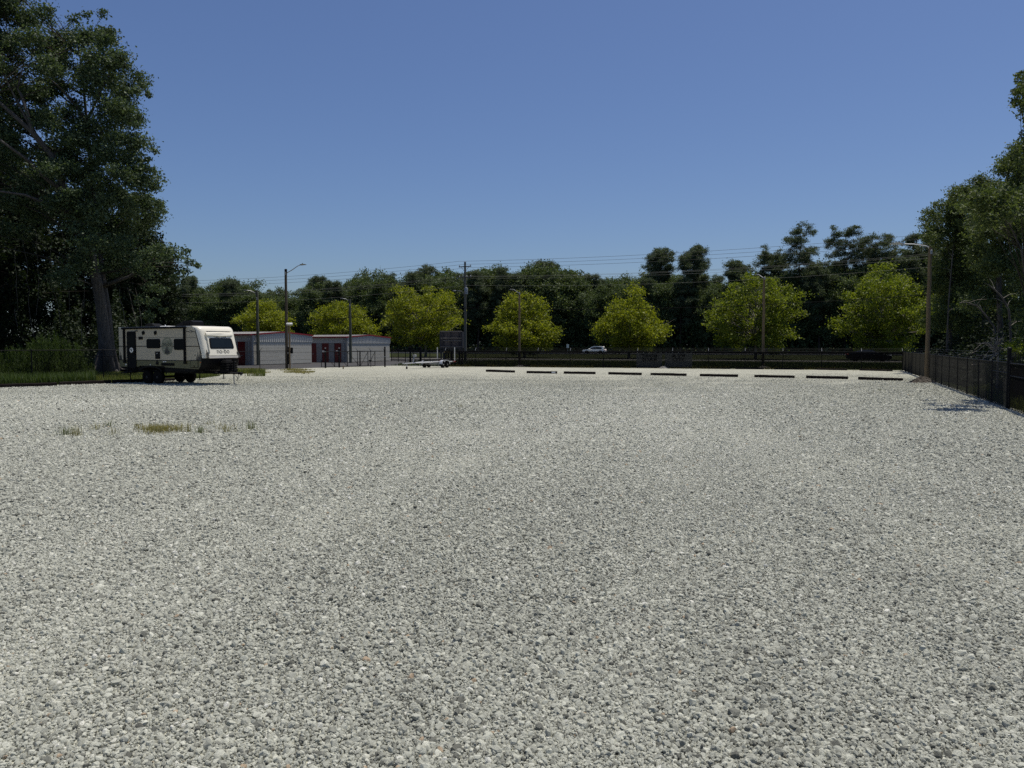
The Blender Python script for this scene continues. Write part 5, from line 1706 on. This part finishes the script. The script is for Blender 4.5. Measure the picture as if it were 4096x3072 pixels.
# ---- trees along the right fence
def right_tree(i, px, D, clumps, trunk_px, label, per=1.0, lsize=.16, trunk_r=.16):
    rng = np.random.default_rng(300 + i)
    b_ = A(px, 1400, D); b_.z = 0
    t = tree_thing('fence_side_tree', b_, label, 'trees behind the right fence')
    mb = MB()
    path = [Vector((0, 0, -.1))] + [A(x, y, D) - b_ for x, y in trunk_px]
    rad = [trunk_r * (1.2 - i_ / len(path)) for i_ in range(len(path))]
    mb.tube(path, rad, 9)
    C, RR, PER = [], [], []
    for (x0, x1, y0, y1, n, r) in clumps:
        for _ in range(n):
            q = A(rng.uniform(x0, x1), rng.uniform(y0, y1), D + rng.uniform(-2.4, 2.6)) - b_
            C.append(np.array(q)); rr_ = r * rng.uniform(.7, 1.25); RR.append(rr_); PER.append(per * 900 * rr_ ** 2 + 40)
    C, RR = np.array(C), np.array(RR)
    lb = MB()
    limbs(lb, rng, path[1:], rad[1:], C[::2], RR[::2], .08, 4, 2, .8)
    lb.build('limbs', 'bark_dark', t, True, fix=False)['kind'] = 'stuff'
    mb.build('trunk', 'bark_grey', t, True, fix=False)
    P_ = clump_leaves(rng, C, RR, PER, 10, .8, .48)
    leaf_object('crown', P_, lsize, 'leaf_right', t, rng, .5, .4)
    return len(P_)
right_tree(0, 3800, 60, [(3760, 3840, 810, 890, 10, .75), (3820, 3940, 760, 860, 14, .8), (3720, 3900, 850, 1000, 22, .9), (3750, 3960, 980, 1180, 22, .95), (3740, 3900, 1150, 1350, 16, .9), (3890, 3970, 715, 790, 6, .65), (3700, 3745, 930, 1010, 5, .45)],
           [(3800, 1300), (3805, 1150), (3815, 1000), (3830, 900), (3850, 800)], 'open crowned tree behind the right fence, nearest the street lamp')
right_tree(1, 4000, 48, [(4000, 4130, 640, 740, 14, .7), (4060, 4150, 550, 660, 10, .65), (3970, 4130, 740, 920, 28, .8), (3900, 4130, 880, 1080, 26, .85), (3880, 4130, 1060, 1260, 16, .8)],
           [(4000, 1300), (3996, 1150), (3995, 1000), (4010, 850), (4030, 700), (4050, 600)], 'tall dense tree behind the right fence at the picture edge')
right_tree(2, 4170, 31, [(4120, 4300, 250, 460, 18, .5), (4068, 4100, 285, 330, 3, .24), (4050, 4100, 360, 385, 3, .2), (4066, 4100, 400, 425, 3, .2), (4078, 4110, 330, 360, 2, .2), (4130, 4300, 440, 900, 40, .6), (4090, 4300, 880, 1300, 26, .6)],
           [(4170, 1250), (4165, 1050), (4172, 800), (4180, 600), (4190, 400)], 'tree past the right picture edge whose leafy branch reaches into the sky', 1.3, .13, .10)
right_tree(5, 4120, 27.6, [(3850, 3905, 790, 850, 4, .34), (3900, 4010, 760, 900, 9, .42), (3990, 4130, 720, 930, 14, .48)], [(4120, 1300), (4110, 1150), (4085, 1000), (4040, 900), (3980, 840)], 'slender tree whose low branch hangs over the right fence', 1.4, .12, .05)
right_tree(3, 3935, 66, [(3880, 4060, 820, 1000, 16, 1.0), (3830, 4080, 1000, 1350, 26, 1.1)], [(3935, 1250), (3935, 1050), (3940, 850)], 'shaded tree deep among the right hand trees')
right_tree(4, 4090, 58, [(4040, 4200, 650, 900, 22, 1.0), (3980, 4200, 900, 1350, 26, 1.1)], [(4090, 1250), (4080, 1050), (4090, 750)], 'dark tree at the right picture edge behind the dense one')
# thin bare saplings along the right fence
for i, (pts, D, lab) in enumerate((([(4052, 1480), (4042, 1330), (4035, 1240), (4010, 1190), (3975, 1155), (3955, 1140)], 40, 'thin bending sapling at the right fence with a bare tip to the left'),
                                   ([(3985, 1470), (3984, 1400), (3978, 1310), (3950, 1270), (3910, 1225), (3870, 1210), (3840, 1212)], 44, 'thin arching bare stem behind the right fence'),
                                   ([(3785, 1480), (3787, 1380), (3795, 1200), (3812, 1000)], 56, 'straight slim pale trunk behind the right fence near the street lamp'))):
    b_ = A(pts[0][0], pts[0][1], D); b_.z = 0
    e = empty('sapling', b_, 0, lab, 'tree')
    P_ = [Vector((0, 0, -.1))] + [A(x, y, D) - b_ for x, y in pts[1:]]
    MB().tube(P_, [.07 * (1 - .75 * k_ / len(P_)) for k_ in range(len(P_))], 6, False).build('stem', 'bark_grey', e, True, fix=False)
    rng = np.random.default_rng(500 + i)
    tw = MB()
    for _ in range(9):
        k_ = rng.integers(2, len(P_)); s_ = P_[k_ - 1].lerp(P_[k_], rng.uniform())
        d = Vector((rng.normal(), rng.normal(), abs(rng.normal()) * .7)) * .45
        tw.tube([s_, s_ + d * .5 + Vector((0, 0, .08)), s_ + d], [.02, .012, .005], 3, False)
    tw.build('twigs', 'bark_pale', e, fix=False)
def right_box(rng, n):
    D = rng.uniform(22, 70, n)
    fx = 16.05 + .4136 * (D - 25)
    x = fx + .9 + rng.uniform(0, 1, n) ** 1.2 * 13
    dep = x - fx
    lump = np.clip((dep - .6) * .7, .5, 5.0) * (1 + .4 * np.sin(D * .9) + .3 * np.sin(x * 1.3 + D))
    z = rng.uniform(0, 1, n) * np.clip(lump, .4, 6)
    return np.stack([x, D, z], 1)
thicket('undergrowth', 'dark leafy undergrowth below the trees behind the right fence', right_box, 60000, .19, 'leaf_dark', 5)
# bright low bush by the gate post at the right edge
rng = np.random.default_rng(21)
b_ = A(4075, 1470, 27.0); b_.z = 0
e = tree_thing('leafy_bush', b_, 'sunlit yellow green bush behind the thick gate post at the right edge', None, 'bush')
C = np.array([np.array(A(x, y, 27 + rng.uniform(-.5, .5)) - b_) for x, y in ((4040, 1385), (4060, 1375), (4085, 1370), (4030, 1400), (4075, 1395), (4095, 1400), (4110, 1385), (4050, 1410), (4120, 1420))])
mb = MB()
for c in C: mb.tube([(0, 0, 0), Vector(c) * .5 + Vector((0, 0, .15)), Vector(c)], [.03, .02, .008], 4, False)
mb.build('stem', 'bark_dark', e, fix=False)
leaf_object('crown', clump_leaves(rng, C, np.full(9, .26), np.full(9, 60), 5, .6, .45), .09, 'leaf_lime', e, rng, .55, .6)
# dead brush lying on the right fence
rng = np.random.default_rng(22)
b_ = A(3985, 1480, 30.5); b_.z = 0
e = empty('dead_branch', b_, 0, 'tangle of bare grey dead branches leaning over the right fence', 'branch')
mb = MB()
root = A(3992, 1412, 30.5) - b_
mb.tube([Vector((.25, .3, 0)), root], [.05, .04], 6, False)
for _ in range(30):
    an = rng.uniform(R(70), R(235)); l = rng.uniform(.35, 1.05)
    d = Vector((math.cos(an), rng.normal() * .35, math.sin(an) * .8)) * l
    c1 = root + d * .45 + Vector((0, 0, .12 * rng.normal() + .06))
    c2 = root + d * .8 + Vector((.06 * rng.normal(), .1 * rng.normal(), .12 * rng.normal()))
    mb.tube([root, c1, c2, root + d + Vector((.12 * rng.normal(), 0, -.12 * abs(rng.normal())))], [.018, .013, .009, .004], 4, False)
mb.build('branches', 'dead_wood', e, fix=False)

# ================================================================== weeds and grass
def blades(name, label, P_, h, w, mat, rng, bend=.35, cat='grass', kind='stuff', parent=None):
    n = len(P_)
    an = rng.uniform(0, 6.283, n)
    hh = h * rng.uniform(.55, 1.3, n)
    d = np.stack([np.cos(an), np.sin(an), np.zeros(n)], 1)
    side = np.stack([-np.sin(an), np.cos(an), np.zeros(n)], 1)
    ww = (w * rng.uniform(.7, 1.3, n))[:, None]
    b_ = bend * rng.uniform(.2, 1.2, n)
    m_ = P_ + d * (b_ * hh * .35)[:, None] + np.array([0, 0, 1]) * (hh * .6)[:, None]
    t = P_ + d * (b_ * hh)[:, None] + np.array([0, 0, 1]) * hh[:, None]
    V = np.empty((2 * n, 4, 3))
    V[0::2, 0] = P_ - side * ww; V[0::2, 1] = P_ + side * ww; V[0::2, 2] = m_ + side * ww * .8; V[0::2, 3] = m_ - side * ww * .8
    V[1::2, 0] = m_ - side * ww * .8; V[1::2, 1] = m_ + side * ww * .8; V[1::2, 2] = t + side * ww * .1; V[1::2, 3] = t - side * ww * .1
    tint = np.repeat(rng.uniform(0, 1, n), 2)
    o = quads_object(name, V, mat, parent, rng, None, tint)
    if parent is None: tag(o, label, cat, None, kind)
    return o
# tall feathery weeds behind the left fence
rng = np.random.default_rng(31)
def weed_stand():
    S = []
    while len(S) < 420:
        px = rng.uniform(-60, 370)
        D = rng.uniform(43, 51)
        # keep behind the fence line
        x = (px - 2048) / FPX * D
        fy = np.interp(x, [-38.5, -26.7, -21.9], [34, 43, 49])
        if D < fy + .4: continue
        h = np.interp(px, [-60, 0, 60, 120, 180, 215, 250, 300, 345, 370], [1.4, 1.5, 1.7, 2.0, 2.3, 2.6, 2.2, 1.9, 1.5, .9]) * rng.uniform(.45, 1.15)
        S.append((x, D, h))
    P_, T_ = [], []
    stems = MB()
    for (x, y, h) in S:
        lx, ly = rng.normal() * .12, rng.normal() * .12
        stems.tube([(x, y, 0), (x + lx * .4, y + ly * .4, h * .6), (x + lx, y + ly, h)], [.012, .009, .004], 3, False)
        k_ = int(70 * h)
        t = rng.uniform(.18, 1.0, k_) ** .8
        r = .20 * (1.05 - t) + .05
        an = rng.uniform(0, 6.283, k_)
        P_.append(np.stack([x + lx * t + r * np.cos(an) * rng.uniform(.2, 1, k_), y + ly * t + r * np.sin(an) * rng.uniform(.2, 1, k_), h * t], 1))
    P_ = np.concatenate(P_)
    o = blades('tall_weeds', 'tall feathery green weeds growing behind the left fence', P_, .16, .010, 'fennel', rng, .9, 'weeds')
    s = stems.build('weed_stems', 'fennel', o, fix=False)
    s['kind'] = 'stuff'
weed_stand()
# green and dry grass between lot and fences
def patch(n, pxr, Dr, test=None):
    px = rng.uniform(*pxr, n); D = rng.uniform(*Dr, n)
    x = (px - 2048) / FPX * D
    P_ = np.stack([x, D, np.zeros(n)], 1)
    return P_ if test is None else P_[test(x, D, px)]
def inside(x, y):
    inside_ = np.zeros(len(x), bool)
    n = len(LOT); j = n - 1
    for i in range(n):
        xi, yi = LOT[i]; xj, yj = LOT[j]
        c = ((yi > y) != (yj > y)) & (x < (xj - xi) * (y - yi) / (yj - yi + 1e-12) + xi)
        inside_ ^= c
        j = i
    return inside_
blades('grass_verge', 'green grass strip along the left edge of the lot by the camper', patch(26000, (330, 960), (42, 60), lambda x, y, p: ~inside(x, y) & (y < 49 + .016 * p)), .22, .012, 'grass_green', rng)
blades('low_weeds', 'low dark weeds between the left fence and the timber stops', patch(15000, (-60, 380), (36.5, 49), lambda x, y, p: ~inside(x, y)), .5, .012, 'fennel', rng, .5, 'weeds')
gx = patch(5200, (880, 1060), (51, 58))
blades('grass_verge', 'taller green grass right of the camper nose', gx[(np.sin(gx[:, 0] * 1.1) + np.sin(gx[:, 1] * .8) > -.5)], .30, .012, 'grass_green', rng)
dg = patch(9000, (940, 1260), (55, 67))
nz = np.sin(dg[:, 0] * 1.7 + dg[:, 1] * .6) + np.sin(dg[:, 1] * 1.1 - dg[:, 0] * .4) + rng.normal(0, .35, len(dg))
blades('dry_grass', 'yellowish dry grass patches round the foot of the tall dark pole', dg[nz > .45], .10, .016, 'grass_dry', rng)
fa = np.array(FL); fb = np.array(FR)
tt = rng.uniform(0, 1, 5200)
fp = fa + (fb - fa) * tt[:, None] + np.stack([np.zeros(5200), rng.uniform(-.15, .9, 5200)], 1)
keep = (np.sin(tt * 61) + np.sin(tt * 23 + 1) > -.1)
blades('grass_verge', 'thin grass growing along the foot of the back fence', np.concatenate([fp, np.zeros((5200, 1))], 1)[keep], .20, .014, 'grass_dry', rng)
rt = rng.uniform(14, 34, 9000)
rx = 16.05 + .4136 * (rt - 25) + rng.uniform(.15, 3.0, 9000)
blades('grass_verge', 'grass and weeds outside the right fence', np.stack([rx, rt, np.zeros(9000)], 1), .36, .010, 'grass_green', rng)
# median grass close behind the back fence
mg = rng.uniform(0, 1, (22000, 2))
mx_ = -12 + mg[:, 0] * 62; my_ = 74.6 - .295 * (mx_ + 6.4) + mg[:, 1] * 24
blades('grass_verge', 'mown green grass between the back fence and the near road', np.stack([mx_, my_, np.zeros(len(mx_))], 1), .16, .03, 'fennel', rng)
# grass tufts that sprout from the gravel
tufts = [(268, 1742, .20, 40, 'small dark tuft, leftmost of the grass tufts in the gravel'), (305, 1745, .24, 36, 'second grass tuft from the left in the gravel, with tall blades'), (388, 1722, .18, 26, 'third grass tuft from the left in the gravel'),
         (436, 1710, .16, 26, 'small grass tuft in the gravel above the row, left of the long patch'), (455, 1742, .18, 18, 'thin grass tuft in the gravel just left of the long patch'),
         (750, 1730, .22, 22, 'leaning grass tuft in the gravel just right of the long patch'), (800, 1735, .20, 36, 'bushy grass tuft in the gravel right of the long patch'), (838, 1704, .14, 16, 'tiny grass tuft in the gravel set back from the others'),
         (910, 1732, .20, 34, 'second grass tuft from the right in the gravel'), (1005, 1722, .24, 44, 'rightmost of the grass tufts in the gravel, tall and spread'), (885, 1722, .18, 12, 'sparse blades of grass between the two rightmost tufts'),
         (1840, 1632, .12, 14, 'tiny weed tuft alone in the middle of the gravel'), (3522, 1565, .10, 30, 'brown dry weed tuft in the gravel left of the right fence')]
for i, (px, py, h, n, lab) in enumerate(tufts):
    rg = np.random.default_rng(700 + i)
    p = G(px, py)
    e = empty('grass_tuft', p, 0, lab, 'grass tuft', 'grass tufts in the gravel')
    Q = np.concatenate([rg.normal(0, .07, (n, 2)), np.full((n, 1), .012)], 1)
    blades('blades', None, Q, h, .005, 'grass_dry' if i % 3 else 'grass_green', rg, .55, parent=e)
pp = []
for (cx, cy, n_, sx_, sy_) in ((590, 1722, 120, 22, 5), (625, 1728, 150, 22, 5), (655, 1722, 110, 18, 5), (690, 1727, 110, 20, 4), (610, 1735, 80, 30, 3), (722, 1722, 50, 14, 4), (555, 1718, 40, 10, 5), (650, 1715, 50, 40, 3)):
    for _ in range(n_):
        q = G(rng.normal(cx, sx_), rng.normal(cy, sy_)); pp.append((q.x, q.y, .012))
blades('grass_patch', 'long low patch of yellowish grass growing through the gravel', np.array(pp), .15, .0042, 'grass_dry', rng, .5)
